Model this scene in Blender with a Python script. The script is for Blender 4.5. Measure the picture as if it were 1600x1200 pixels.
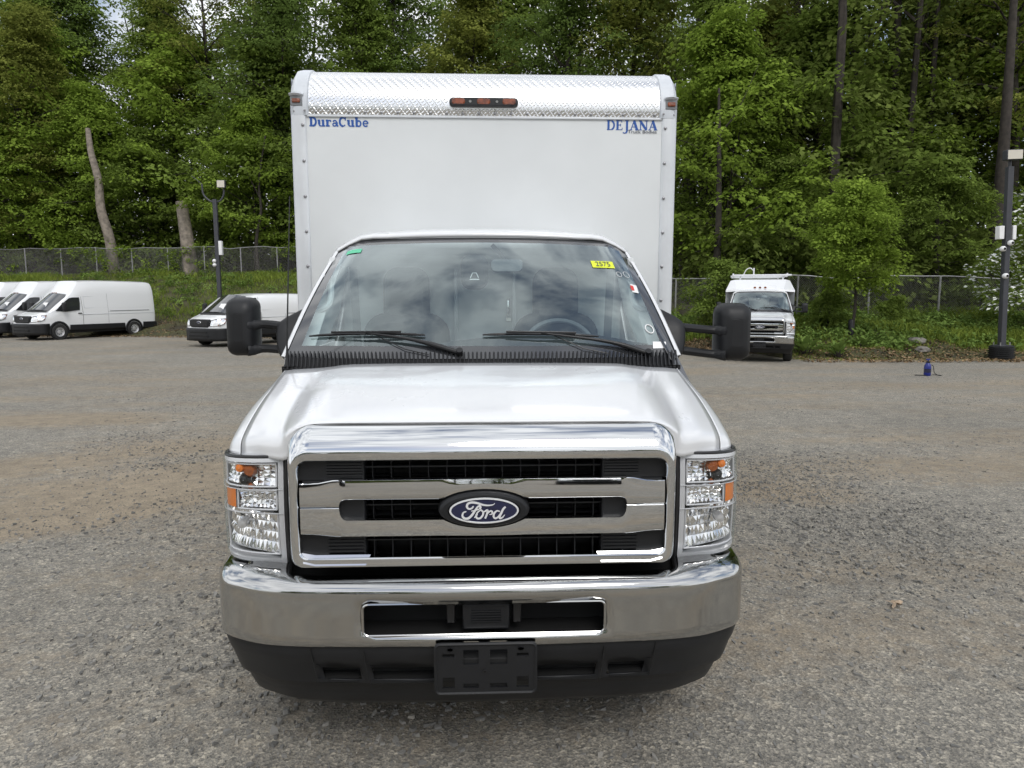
import bpy, bmesh, math, random
import numpy as np
from math import sin, cos, pi, radians, sqrt

for _o in list(bpy.data.objects):
    bpy.data.objects.remove(_o)
SC = bpy.context.scene
COL = SC.collection

# ------------------------------------------------------------------ camera
cam_d = bpy.data.cameras.new('camera')
cam = bpy.data.objects.new('camera', cam_d)
COL.objects.link(cam)
cam.location = (0.0, 0.0, 1.83)
cam.rotation_euler = (radians(90 - 7.2), 0, radians(-2.32))
cam_d.sensor_width = 36.0
cam_d.lens = 24.95
cam_d.clip_start = 0.05
cam_d.clip_end = 2000
SC.camera = cam

# ------------------------------------------------------------------ sky and sun (bright broken cloud)
SUN_EL, SUN_AZ = radians(47), radians(166)      # azimuth clockwise from +Y: behind the camera, a little to the right
world = bpy.data.worlds.new('World')
SC.world = world
world.use_nodes = True
nt = world.node_tree
nt.nodes.clear()
w_out = nt.nodes.new('ShaderNodeOutputWorld')
w_bg = nt.nodes.new('ShaderNodeBackground')
w_sky = nt.nodes.new('ShaderNodeTexSky')
w_sky.sky_type = 'NISHITA'
w_sky.sun_disc = False
w_sky.sun_elevation = SUN_EL
w_sky.sun_rotation = SUN_AZ
w_tc = nt.nodes.new('ShaderNodeTexCoord')
w_map = nt.nodes.new('ShaderNodeMapping')
w_map.inputs['Scale'].default_value = (1, 1, 1.7)
w_n1 = nt.nodes.new('ShaderNodeTexNoise')
w_n1.inputs['Scale'].default_value = 2.6
w_n1.inputs['Detail'].default_value = 9
w_n1.inputs['Roughness'].default_value = 0.58
w_n1.inputs['Distortion'].default_value = 0.35
w_n2 = nt.nodes.new('ShaderNodeTexNoise')
w_n2.inputs['Scale'].default_value = 5.5
w_n2.inputs['Detail'].default_value = 6
w_r1 = nt.nodes.new('ShaderNodeValToRGB')
w_r1.color_ramp.elements[0].position = 0.37
w_r1.color_ramp.elements[0].color = (0.12, 0.12, 0.12, 1)
w_r1.color_ramp.elements[1].position = 0.52
w_r1.color_ramp.elements[1].color = (1, 1, 1, 1)
w_r2 = nt.nodes.new('ShaderNodeValToRGB')
w_r2.color_ramp.elements[0].position = 0.3
w_r2.color_ramp.elements[0].color = (7.0, 7.25, 7.6, 1)
w_r2.color_ramp.elements[1].position = 0.7
w_r2.color_ramp.elements[1].color = (12.0, 12.2, 12.4, 1)
w_mix = nt.nodes.new('ShaderNodeMix')
w_mix.data_type = 'RGBA'
L = nt.links.new
L(w_tc.outputs['Generated'], w_map.inputs['Vector'])
L(w_map.outputs['Vector'], w_n1.inputs['Vector'])
L(w_map.outputs['Vector'], w_n2.inputs['Vector'])
L(w_n1.outputs['Fac'], w_r1.inputs['Fac'])
L(w_n2.outputs['Fac'], w_r2.inputs['Fac'])
L(w_r1.outputs['Color'], w_mix.inputs['Factor'])
L(w_sky.outputs['Color'], w_mix.inputs['A'])
L(w_r2.outputs['Color'], w_mix.inputs['B'])
L(w_mix.outputs['Result'], w_bg.inputs['Color'])
w_bg.inputs['Strength'].default_value = 0.10
L(w_bg.outputs['Background'], w_out.inputs['Surface'])

sun_d = bpy.data.lights.new('sun', 'SUN')
sun_d.energy = 1.1
sun_d.angle = radians(25)
sun_d.color = (1.0, 0.975, 0.94)
sun = bpy.data.objects.new('sun', sun_d)
COL.objects.link(sun)
from mathutils import Vector
_sd = Vector((sin(SUN_AZ) * cos(SUN_EL), cos(SUN_AZ) * cos(SUN_EL), sin(SUN_EL)))
sun.rotation_euler = _sd.to_track_quat('Z', 'Y').to_euler()
sun.location = (0, 0, 30)

SC.view_settings.view_transform = 'Standard'
SC.view_settings.look = 'None'
SC.view_settings.exposure = 0.30
SC.view_settings.gamma = 1.0
SC.view_settings.use_curve_mapping = False
SC.render.engine = 'CYCLES'
SC.cycles.use_adaptive_sampling = True
SC.cycles.adaptive_threshold = 0.025
SC.cycles.max_bounces = 5
SC.cycles.diffuse_bounces = 2
SC.cycles.glossy_bounces = 4
SC.cycles.transparent_max_bounces = 10
SC.cycles.caustics_reflective = False
SC.cycles.caustics_refractive = False

# ------------------------------------------------------------------ materials
def new_mat(name):
    m = bpy.data.materials.new(name)
    m.use_nodes = True
    return m, m.node_tree, m.node_tree.nodes['Principled BSDF']

def pmat(name, col, rough=0.5, metal=0.0, coat=0.0, noise=0.0, nscale=8.0, bump=0.0, bscale=60.0, rvar=0.0, spec=0.5, trans=0.0):
    m, t, b = new_mat(name)
    b.inputs['Base Color'].default_value = (*col, 1)
    b.inputs['Roughness'].default_value = rough
    b.inputs['Metallic'].default_value = metal
    b.inputs['Coat Weight'].default_value = coat
    b.inputs['Coat Roughness'].default_value = 0.09
    b.inputs['Specular IOR Level'].default_value = spec
    b.inputs['Transmission Weight'].default_value = trans
    tc = t.nodes.new('ShaderNodeTexCoord')
    if noise or rvar:
        n = t.nodes.new('ShaderNodeTexNoise')
        n.inputs['Scale'].default_value = nscale
        n.inputs['Detail'].default_value = 6
        t.links.new(tc.outputs['Object'], n.inputs['Vector'])
        if noise:
            r = t.nodes.new('ShaderNodeValToRGB')
            r.color_ramp.elements[0].position = 0.3
            r.color_ramp.elements[1].position = 0.7
            r.color_ramp.elements[0].color = (*[c * (1 - noise) for c in col], 1)
            r.color_ramp.elements[1].color = (*[min(1, c * (1 + noise)) for c in col], 1)
            t.links.new(n.outputs['Fac'], r.inputs['Fac'])
            t.links.new(r.outputs['Color'], b.inputs['Base Color'])
        if rvar:
            mr = t.nodes.new('ShaderNodeMapRange')
            mr.inputs['To Min'].default_value = max(0.0, rough - rvar)
            mr.inputs['To Max'].default_value = rough + rvar
            t.links.new(n.outputs['Fac'], mr.inputs['Value'])
            t.links.new(mr.outputs['Result'], b.inputs['Roughness'])
    if bump:
        n2 = t.nodes.new('ShaderNodeTexNoise')
        n2.inputs['Scale'].default_value = bscale
        n2.inputs['Detail'].default_value = 5
        t.links.new(tc.outputs['Object'], n2.inputs['Vector'])
        bp = t.nodes.new('ShaderNodeBump')
        bp.inputs['Strength'].default_value = bump
        bp.inputs['Distance'].default_value = 0.01
        t.links.new(n2.outputs['Fac'], bp.inputs['Height'])
        t.links.new(bp.outputs['Normal'], b.inputs['Normal'])
    return m

def glass_mat(name, tint, boost=1.0, rough=0.0, ior=1.5):
    m = bpy.data.materials.new(name)
    m.use_nodes = True
    t = m.node_tree
    t.nodes.clear()
    o = t.nodes.new('ShaderNodeOutputMaterial')
    tr = t.nodes.new('ShaderNodeBsdfTransparent')
    tr.inputs['Color'].default_value = (*tint, 1)
    gl = t.nodes.new('ShaderNodeBsdfGlossy')
    gl.inputs['Roughness'].default_value = rough
    gl.inputs['Color'].default_value = (0.88, 0.98, 1, 1)
    fr = t.nodes.new('ShaderNodeFresnel')
    fr.inputs['IOR'].default_value = ior
    ge = t.nodes.new('ShaderNodeNewGeometry')     # same reflectance from either face of the sheet
    io = t.nodes.new('ShaderNodeMapRange')
    io.inputs['To Min'].default_value = ior
    io.inputs['To Max'].default_value = 1 / ior
    t.links.new(ge.outputs['Backfacing'], io.inputs['Value'])
    t.links.new(io.outputs['Result'], fr.inputs['IOR'])
    mu = t.nodes.new('ShaderNodeMath')
    mu.operation = 'MULTIPLY'
    mu.use_clamp = True
    mu.inputs[1].default_value = boost
    mx = t.nodes.new('ShaderNodeMixShader')
    t.links.new(fr.outputs['Fac'], mu.inputs[0])
    t.links.new(mu.outputs[0], mx.inputs['Fac'])
    t.links.new(tr.outputs[0], mx.inputs[1])
    t.links.new(gl.outputs[0], mx.inputs[2])
    t.links.new(mx.outputs[0], o.inputs['Surface'])
    return m

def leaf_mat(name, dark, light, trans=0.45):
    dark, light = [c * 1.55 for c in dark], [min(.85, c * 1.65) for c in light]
    m, t, b = new_mat(name)
    at = t.nodes.new('ShaderNodeAttribute')
    at.attribute_name = 'tint'
    r = t.nodes.new('ShaderNodeValToRGB')
    r.color_ramp.elements[0].color = (*dark, 1)
    r.color_ramp.elements[1].color = (*light, 1)
    t.links.new(at.outputs['Fac'], r.inputs['Fac'])
    t.nodes.remove(b)
    b = t.nodes.new('ShaderNodeBsdfDiffuse')
    t.links.new(r.outputs['Color'], b.inputs['Color'])
    tl = t.nodes.new('ShaderNodeBsdfTranslucent')
    t.links.new(r.outputs['Color'], tl.inputs['Color'])
    mx = t.nodes.new('ShaderNodeMixShader')
    mx.inputs['Fac'].default_value = trans
    t.links.new(b.outputs[0], mx.inputs[1])
    t.links.new(tl.outputs[0], mx.inputs[2])
    t.links.new(mx.outputs[0], t.nodes['Material Output'].inputs['Surface'])
    return m

M = {}
M['van_white'] = pmat('van_white_paint', (0.82, 0.83, 0.84), 0.3, coat=0.8)
M['white'] = pmat('white_paint', (0.725, 0.735, 0.75), 0.28, coat=1.0, rvar=0.03, nscale=3)
M['box'] = pmat('white_frp_panel', (0.675, 0.695, 0.70), 0.42, noise=0.05, nscale=1.6, bump=0.05, bscale=9)
M['post'] = pmat('painted_aluminium', (0.66, 0.68, 0.70), 0.38, metal=0.25, noise=0.05, nscale=6)
M['cast'] = pmat('cast_cap_grey', (0.62, 0.65, 0.69), 0.45, noise=0.05, nscale=12, bump=0.08, bscale=90)
M['tread'] = pmat('bright_tread_plate', (0.84, 0.845, 0.85), 0.25, metal=1.0, rvar=0.06, nscale=5)
M['chrome'] = pmat('chrome', (0.68, 0.69, 0.70), 0.03, metal=1.0, rvar=0.015, nscale=30)
M['chrome_dusty'] = pmat('dusty_chrome', (0.50, 0.50, 0.495), 0.08, metal=1.0, rvar=0.05, nscale=60, bump=0.012, bscale=300)
M['black'] = pmat('black_plastic', (0.0125, 0.013, 0.0145), 0.45, noise=0.15, nscale=9, bump=0.10, bscale=450, spec=0.35)
M['black_fine'] = pmat('black_satin', (0.012, 0.012, 0.013), 0.35)
M['void'] = pmat('engine_bay_black', (0.006, 0.006, 0.006), 0.8)
M['rubber'] = pmat('tyre_rubber', (0.02, 0.02, 0.02), 0.75, noise=0.2)
M['frit'] = pmat('frit_black', (0.03, 0.032, 0.036), 0.08, coat=1.0, spec=0.8)
M['steel'] = pmat('grey_steel', (0.62, 0.62, 0.63), 0.38, metal=0.6)
M['bolt'] = pmat('rivet_steel', (0.30, 0.30, 0.31), 0.4, metal=0.7)
M['glass'] = glass_mat('windscreen_glass', (0.84, 0.94, 0.935), 3.7)
M['lens'] = glass_mat('clear_lens', (0.97, 0.97, 0.97), 1.0)
M['vanglass'] = glass_mat('van_glass', (0.55, 0.60, 0.60), 1.8)
M['reflector'] = pmat('reflector_chrome', (0.92, 0.92, 0.92), 0.10, metal=1.0)
M['bezel'] = pmat('silver_bezel', (0.66, 0.67, 0.69), 0.3, metal=0.2)
M['amber'] = pmat('amber_plastic', (0.75, 0.20, 0.02), 0.2, coat=0.6)
M['amber_deep'] = pmat('brown_amber_lamp', (0.20, 0.045, 0.012), 0.2, coat=0.6, noise=0.5, nscale=50)
M['amber_dark'] = pmat('amber_lamp', (0.30, 0.075, 0.012), 0.2, coat=0.6, noise=0.4, nscale=60)
M['navy'] = pmat('navy_enamel', (0.004, 0.008, 0.048), 0.15, coat=1.0)
M['badge_white'] = pmat('badge_silver', (0.85, 0.86, 0.87), 0.25, metal=0.3)
M['blue_ink'] = pmat('blue_lettering', (0.015, 0.085, 0.34), 0.4)
M['grey_ink'] = pmat('dark_lettering', (0.05, 0.055, 0.08), 0.4)
M['yellow'] = pmat('yellow_sticker', (0.72, 0.80, 0.04), 0.5)
M['paper'] = pmat('white_sticker', (0.8, 0.8, 0.8), 0.5)
M['red'] = pmat('red_print', (0.6, 0.05, 0.04), 0.5)
M['green_st'] = pmat('green_sticker', (0.12, 0.55, 0.33), 0.5)
M['grey_int'] = pmat('grey_trim', (0.20, 0.21, 0.22), 0.7)
M['dark_int'] = pmat('dark_trim', (0.045, 0.048, 0.052), 0.7)
M['light_int'] = pmat('pale_trim', (0.72, 0.74, 0.74), 0.6)
M['pole'] = pmat('pole_paint', (0.045, 0.047, 0.055), 0.5, noise=0.1)
M['lamp_face'] = pmat('floodlight_face', (0.62, 0.58, 0.50), 0.5)
M['galv'] = pmat('galvanised_steel', (0.31, 0.31, 0.30), 0.45, metal=0.5, noise=0.15)
M['wire'] = pmat('fence_wire', (0.27, 0.265, 0.25), 0.5, metal=0.4)
M['bark'] = pmat('bark', (0.040, 0.033, 0.027), 0.9, noise=0.4, nscale=5, bump=0.8, bscale=14)
M['bark_pale'] = pmat('pale_dead_wood', (0.235, 0.20, 0.165), 0.9, noise=0.4, nscale=4, bump=0.7, bscale=10)
M['leaf_a'] = leaf_mat('leaf_mid', (0.075, 0.105, 0.022), (0.165, 0.225, 0.048))
M['leaf_b'] = leaf_mat('leaf_deep', (0.060, 0.090, 0.022), (0.130, 0.185, 0.045))
M['leaf_c'] = leaf_mat('leaf_olive', (0.088, 0.105, 0.022), (0.195, 0.215, 0.050))
M['leaf_y'] = leaf_mat('leaf_young', (0.090, 0.135, 0.020), (0.210, 0.285, 0.048))
M['leaf_back'] = leaf_mat('leaf_far', (0.060, 0.082, 0.020), (0.130, 0.165, 0.040))
M['petal'] = leaf_mat('dogwood_bract', (0.55, 0.58, 0.48), (0.80, 0.82, 0.74), 0.2)
M['grass'] = leaf_mat('grass_blade', (0.060, 0.092, 0.014), (0.180, 0.220, 0.044), 0.3)
M['weed'] = leaf_mat('weed_leaf', (0.058, 0.098, 0.022), (0.150, 0.210, 0.055), 0.3)
M['litter'] = leaf_mat('leaf_litter', (0.055, 0.038, 0.022), (0.24, 0.17, 0.10), 0.0)
M['bottle'] = pmat('blue_bottle', (0.012, 0.022, 0.19), 0.35)
M['rock'] = pmat('field_stone', (0.19, 0.175, 0.155), 0.85, noise=0.25, nscale=6, bump=0.5, bscale=20)
M['dry_leaf'] = pmat('dry_leaf', (0.36, 0.27, 0.185), 0.7, noise=0.25, nscale=40)

def stone_mat():
    m, t, b = new_mat('gravel_stone')
    at = t.nodes.new('ShaderNodeAttribute')
    at.attribute_name = 'tint'
    r = t.nodes.new('ShaderNodeValToRGB')
    e = r.color_ramp.elements
    e[0].color = (0.10, 0.099, 0.094, 1)
    e[1].color = (0.50, 0.46, 0.39, 1)
    k = e.new(0.55)
    k.color = (0.215, 0.207, 0.190, 1)
    k = e.new(0.85)
    k.color = (0.305, 0.283, 0.247, 1)
    t.links.new(at.outputs['Fac'], r.inputs['Fac'])
    t.links.new(r.outputs['Color'], b.inputs['Base Color'])
    b.inputs['Roughness'].default_value = 0.8
    return m
M['stone'] = stone_mat()

# bare dirt in the wheel paths: centre, half axes, turn
DIRT = [(-4.3, 5.3, 3.2, .75, 40), (-4.4, 8.2, 3.4, .85, 32), (-3.2, 6.8, 3.0, 1.2, 35), (2.7, 6.3, 1.3, .6, -10), (-7.5, 10.6, 4, 1.0, 15)]
def gravel_mat():
    m, t, b = new_mat('crushed_stone_ground')
    tc = t.nodes.new('ShaderNodeTexCoord')
    def noise(scale, detail=8, rough=0.6):
        n = t.nodes.new('ShaderNodeTexNoise')
        n.inputs['Scale'].default_value = scale
        n.inputs['Detail'].default_value = detail
        n.inputs['Roughness'].default_value = rough
        t.links.new(tc.outputs['Object'], n.inputs['Vector'])
        return n
    def ramp(src, stops):
        r = t.nodes.new('ShaderNodeValToRGB')
        e = r.color_ramp.elements
        e[0].position, e[0].color = stops[0][0], (*stops[0][1], 1)
        e[1].position, e[1].color = stops[-1][0], (*stops[-1][1], 1)
        for p, c in stops[1:-1]:
            k = e.new(p)
            k.color = (*c, 1)
        t.links.new(src, r.inputs['Fac'])
        return r
    def mix(kind, a, bb, fac):
        x = t.nodes.new('ShaderNodeMix')
        x.data_type = 'RGBA'
        x.blend_type = kind
        if isinstance(fac, float):
            x.inputs['Factor'].default_value = fac
        else:
            t.links.new(fac, x.inputs['Factor'])
        t.links.new(a, x.inputs['A'])
        t.links.new(bb, x.inputs['B'])
        return x.outputs['Result']
    v = t.nodes.new('ShaderNodeTexVoronoi')
    v.inputs['Scale'].default_value = 72
    t.links.new(tc.outputs['Object'], v.inputs['Vector'])
    v2 = t.nodes.new('ShaderNodeTexVoronoi')
    v2.inputs['Scale'].default_value = 165
    t.links.new(tc.outputs['Object'], v2.inputs['Vector'])
    sep = t.nodes.new('ShaderNodeSeparateColor')
    t.links.new(v.outputs['Color'], sep.inputs['Color'])
    sep2 = t.nodes.new('ShaderNodeSeparateColor')
    t.links.new(v2.outputs['Color'], sep2.inputs['Color'])
    chips = ramp(sep.outputs['Red'], [(0.0, (0.085, 0.087, 0.086)), (0.45, (0.205, 0.200, 0.188)), (0.84, (0.30, 0.285, 0.258)), (1.0, (0.58, 0.54, 0.47))])
    fines = ramp(sep2.outputs['Red'], [(0.0, (0.09, 0.088, 0.082)), (0.6, (0.235, 0.222, 0.198)), (1.0, (0.52, 0.47, 0.39))])
    c = mix('MIX', chips.outputs['Color'], fines.outputs['Color'], 0.45)
    # compacted tan dirt showing through in wheel paths
    mp = t.nodes.new('ShaderNodeMapping')
    mp.inputs['Rotation'].default_value = (0, 0, radians(-24))
    mp.inputs['Scale'].default_value = (0.22, 0.75, 1)
    t.links.new(tc.outputs['Object'], mp.inputs['Vector'])
    nd = t.nodes.new('ShaderNodeTexNoise')
    nd.inputs['Scale'].default_value = 1.0
    nd.inputs['Detail'].default_value = 5
    nd.inputs['Roughness'].default_value = 0.55
    t.links.new(mp.outputs['Vector'], nd.inputs['Vector'])
    acc = nd.outputs['Fac']
    for ex, ey, ra, rb_, rot in DIRT:
        mq = t.nodes.new('ShaderNodeMapping')
        mq.vector_type = 'TEXTURE'
        mq.inputs['Location'].default_value = (ex, ey, 0)
        mq.inputs['Rotation'].default_value = (0, 0, radians(rot))
        mq.inputs['Scale'].default_value = (ra, rb_, 50)
        t.links.new(tc.outputs['Object'], mq.inputs['Vector'])
        gq = t.nodes.new('ShaderNodeTexGradient')
        gq.gradient_type = 'SPHERICAL'
        t.links.new(mq.outputs['Vector'], gq.inputs['Vector'])
        ad = t.nodes.new('ShaderNodeMath')
        ad.operation = 'MULTIPLY_ADD'
        ad.inputs[1].default_value = 0.40
        t.links.new(gq.outputs['Fac'], ad.inputs[0])
        t.links.new(acc, ad.inputs[2])
        acc = ad.outputs[0]
    edge_n = noise(9, 6, 0.7)
    ed = t.nodes.new('ShaderNodeMath')
    ed.operation = 'MULTIPLY_ADD'
    ed.inputs[1].default_value = 0.60
    t.links.new(edge_n.outputs['Fac'], ed.inputs[0])
    t.links.new(acc, ed.inputs[2])
    dm = ramp(ed.outputs[0], [(0.74, (0, 0, 0)), (1.22, (0.85, 0.85, 0.85))])
    fine = noise(70, 4)
    dirt = ramp(fine.outputs['Fac'], [(0.3, (0.180, 0.150, 0.112)), (0.7, (0.370, 0.305, 0.225))])
    c = mix('MIX', c, dirt.outputs['Color'], dm.outputs['Color'])
    big = noise(0.35, 4)
    bd = ramp(big.outputs['Fac'], [(0.3, (0.86, 0.84, 0.79)), (0.7, (1.10, 1.075, 1.015))])
    c = mix('MULTIPLY', c, bd.outputs['Color'], 1.0)
    mid = noise(5.5, 12, 0.78)
    md = ramp(mid.outputs['Fac'], [(0.36, (0.74, 0.74, 0.75)), (0.52, (1.0, 1.0, 1.0)), (0.66, (1.24, 1.23, 1.20))])
    c = mix('MULTIPLY', c, md.outputs['Color'], 1.0)
    t.links.new(c, b.inputs['Base Color'])
    b.inputs['Roughness'].default_value = 0.85
    bp = t.nodes.new('ShaderNodeBump')
    bp.inputs['Strength'].default_value = 0.55
    bp.inputs['Distance'].default_value = 0.008
    t.links.new(v.outputs['Distance'], bp.inputs['Height'])
    bp2 = t.nodes.new('ShaderNodeBump')
    bp2.inputs['Strength'].default_value = 0.4
    bp2.inputs['Distance'].default_value = 0.004
    t.links.new(v2.outputs['Distance'], bp2.inputs['Height'])
    t.links.new(bp.outputs['Normal'], bp2.inputs['Normal'])
    t.links.new(bp2.outputs['Normal'], b.inputs['Normal'])
    return m
M['gravel'] = gravel_mat()

def soil_mat():
    m, t, b = new_mat('bank_soil')
    tc = t.nodes.new('ShaderNodeTexCoord')
    n = t.nodes.new('ShaderNodeTexNoise')
    n.inputs['Scale'].default_value = 0.9
    n.inputs['Detail'].default_value = 9
    n2 = t.nodes.new('ShaderNodeTexNoise')
    n2.inputs['Scale'].default_value = 14
    n2.inputs['Detail'].default_value = 6
    for q in (n, n2):
        t.links.new(tc.outputs['Object'], q.inputs['Vector'])
    r = t.nodes.new('ShaderNodeValToRGB')
    r.color_ramp.elements[0].position = 0.35
    r.color_ramp.elements[1].position = 0.65
    r.color_ramp.elements[0].color = (0.045, 0.040, 0.024, 1)
    r.color_ramp.elements[1].color = (0.085, 0.090, 0.035, 1)
    r2 = t.nodes.new('ShaderNodeValToRGB')
    r2.color_ramp.elements[0].color = (0.5, 0.5, 0.5, 1)
    r2.color_ramp.elements[1].color = (1.5, 1.4, 1.3, 1)
    t.links.new(n.outputs['Fac'], r.inputs['Fac'])
    t.links.new(n2.outputs['Fac'], r2.inputs['Fac'])
    x = t.nodes.new('ShaderNodeMix')
    x.data_type = 'RGBA'
    x.blend_type = 'MULTIPLY'
    x.inputs['Factor'].default_value = 1
    t.links.new(r.outputs['Color'], x.inputs['A'])
    t.links.new(r2.outputs['Color'], x.inputs['B'])
    t.links.new(x.outputs['Result'], b.inputs['Base Color'])
    b.inputs['Roughness'].default_value = 0.95
    bp = t.nodes.new('ShaderNodeBump')
    bp.inputs['Strength'].default_value = 0.8
    bp.inputs['Distance'].default_value = 0.05
    t.links.new(n2.outputs['Fac'], bp.inputs['Height'])
    t.links.new(bp.outputs['Normal'], b.inputs['Normal'])
    return m
M['soil'] = soil_mat()

# ------------------------------------------------------------------ mesh helpers
ORG = [0.0, 0.0, 0.0]          # subtracted from the points of parts that hang under a thing's empty

def put(name, me, mat, parent=None, kind=None):
    o = bpy.data.objects.new(name, me)
    COL.objects.link(o)
    if mat is not None:
        me.materials.append(M[mat] if isinstance(mat, str) else mat)
    if parent is not None:
        o.parent = parent
    if kind:
        o['kind'] = kind
    return o

def mesh(name, V, F, mat, parent=None, smooth=35, bevel=0, solid=0, kind=None, rel=True):
    me = bpy.data.meshes.new(name)
    V = np.asarray(V, float)
    if parent is not None and rel:
        V = V - np.array(ORG)
    me.from_pydata([tuple(v) for v in V], [], [tuple(f) for f in F])
    me.update()
    if smooth:
        me.polygons.foreach_set('use_smooth', [True] * len(me.polygons))
        me.set_sharp_from_angle(angle=radians(smooth))
    o = put(name, me, mat, parent, kind)
    if solid:
        s = o.modifiers.new('solid', 'SOLIDIFY')
        s.thickness = solid
        s.offset = 0
    if bevel:
        b = o.modifiers.new('bevel', 'BEVEL')
        b.width = bevel
        b.segments = 2
        b.limit_method = 'ANGLE'
        b.angle_limit = radians(40)
    return o

def join(*parts):
    V, F = [], []
    for v, f in parts:
        k = len(V)
        V += [tuple(p) for p in v]
        F += [tuple(i + k for i in q) for q in f]
    return V, F

def gridvf(rows, closed=False, skip=None, capends=False):
    nr, nc = len(rows), len(rows[0])
    V = [tuple(p) for r in rows for p in r]
    F = []
    for i in range(nr - 1):
        for j in range(nc if closed else nc - 1):
            if skip and skip(i, j):
                continue
            k = (j + 1) % nc
            F.append((i * nc + j, i * nc + k, (i + 1) * nc + k, (i + 1) * nc + j))
    if capends:
        F.append(tuple(range(nc))[::-1])
        F.append(tuple((nr - 1) * nc + j for j in range(nc)))
    return V, F

def boxvf(x0, x1, y0, y1, z0, z1):
    V = [(x, y, z) for z in (z0, z1) for y in (y0, y1) for x in (x0, x1)]
    F = [(0, 2, 3, 1), (4, 5, 7, 6), (0, 1, 5, 4), (2, 6, 7, 3), (0, 4, 6, 2), (1, 3, 7, 5)]
    return V, F

def box(name, x0, x1, y0, y1, z0, z1, mat, parent=None, bevel=0.004, **k):
    return mesh(name, *boxvf(x0, x1, y0, y1, z0, z1), mat, parent, bevel=bevel, **k)

def tubevf(pts, r, n=8, cap=True):
    pts = [Vector(p) for p in pts]
    rs = r if isinstance(r, (list, tuple)) else [r] * len(pts)
    rows = []
    ref = None
    for i, p in enumerate(pts):
        d = (pts[min(i + 1, len(pts) - 1)] - pts[max(i - 1, 0)]).normalized()
        if ref is None:
            ref = Vector((0, 0, 1)) if abs(d.z) < 0.9 else Vector((1, 0, 0))
        a = d.cross(ref).normalized()
        b = a.cross(d).normalized()
        ref = b
        rows.append([p + a * (cos(2 * pi * k / n) * rs[i]) + b * (sin(2 * pi * k / n) * rs[i]) for k in range(n)])
    return gridvf(rows, closed=True, capends=cap)

def tube(name, pts, r, mat, parent=None, n=8, **k):
    return mesh(name, *tubevf(pts, r, n), mat, parent, **k)

def cr(P, n):
    """Catmull-Rom through the points P, n steps a span"""
    P = [np.asarray(p, float) for p in P]
    out = []
    for i in range(len(P) - 1):
        p1, p2 = P[i], P[i + 1]
        p0 = P[i - 1] if i else 2 * p1 - p2
        p3 = P[i + 2] if i + 2 < len(P) else 2 * p2 - p1
        for k in range(n):
            t = k / n
            out.append(0.5 * ((2 * p1) + (p2 - p0) * t + (2 * p0 - 5 * p1 + 4 * p2 - p3) * t * t + (3 * p1 - p0 - 3 * p2 + p3) * t ** 3))
    out.append(P[-1])
    return out

def surf(ctrl, nr=4, nc=4):
    rows = [cr(r, nc) for r in ctrl]
    cols = [cr([r[j] for r in rows], nr) for j in range(len(rows[0]))]
    return [[cols[j][i] for j in range(len(cols))] for i in range(len(cols[0]))]

def rrect(x0, x1, z0, z1, r, n=6, rb=None):
    rb = r if rb is None else rb
    P = []
    for cx, cz, a0, q in ((x1 - r, z1 - r, 0, r), (x0 + r, z1 - r, 90, r), (x0 + rb, z0 + rb, 180, rb), (x1 - rb, z0 + rb, 270, rb)):
        for k in range(n + 1):
            a = radians(a0 + 90 * k / n)
            P.append((cx + q * cos(a), cz + q * sin(a)))
    return P

def rings(spec, n=6, cap=False):
    """spec: (x0,x1,z0,z1,r,rb,y) rings lofted front to back"""
    rows = [[(x, s[6], z) for x, z in rrect(*s[:5], n=n, rb=s[5])] for s in spec]
    V, F = gridvf(rows, closed=True)
    if cap:
        F.append(tuple(range(len(rows[0]))))
    return V, F

def ellipse_rings(cx, cz, spec, n=48, cap=True):
    rows = [[(cx + a * cos(2 * pi * k / n), y, cz + b * sin(2 * pi * k / n)) for k in range(n)] for a, b, y in spec]
    V, F = gridvf(rows, closed=True)
    if cap:
        F.append(tuple(range(n)))
    return V, F

def lathe(profile, n=24, axis='x', c=(0, 0, 0)):
    """profile: (offset along the axis, radius)"""
    rows = []
    for o, r in profile:
        row = []
        for k in range(n):
            a = 2 * pi * k / n
            p = (o, r * cos(a), r * sin(a)) if axis == 'x' else ((r * cos(a), o, r * sin(a)) if axis == 'y' else (r * cos(a), r * sin(a), o))
            row.append((p[0] + c[0], p[1] + c[1], p[2] + c[2]))
        rows.append(row)
    return gridvf(rows, closed=True)

def thing(name, label, cat, loc=(0, 0, 0), rz=0, group=None):
    o = bpy.data.objects.new(name, None)
    COL.objects.link(o)
    o.location = loc
    o.rotation_euler = (0, 0, rz)
    tag(o, label, cat, group)
    o.empty_display_size = 0.2
    return o

def tag(o, label, cat, group=None):
    o['label'] = label
    o['category'] = cat
    if group:
        o['group'] = group
    return o

def copy_tree(o, parent=None, skip=()):
    c = o.copy()
    COL.objects.link(c)
    c.parent = parent
    for ch in o.children:
        if ch.name.split('.')[0] not in skip:
            copy_tree(ch, c, skip)
    return c

def ribbon(strokes, y, dy=-0.0004, thick=None):
    """strokes: (points (x,z), width or widths) drawn as flat ribbons facing -Y, each a hair in front of the last"""
    parts = []
    for q, (pts, w) in enumerate(strokes):
        pts = [np.asarray(p, float) for p in pts]
        ws = w if isinstance(w, (list, tuple)) else [w] * len(pts)
        a, b = [], []
        for i, p in enumerate(pts):
            d = pts[min(i + 1, len(pts) - 1)] - pts[max(i - 1, 0)]
            d = d / (np.linalg.norm(d) + 1e-9)
            nrm = np.array([-d[1], d[0]]) * ws[i] / 2
            yy = y + dy * (q % 4)
            a.append((p[0] + nrm[0], yy, p[1] + nrm[1]))
            b.append((p[0] - nrm[0], yy, p[1] - nrm[1]))
        parts.append(gridvf([a, b]))
    return join(*parts)

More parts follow.
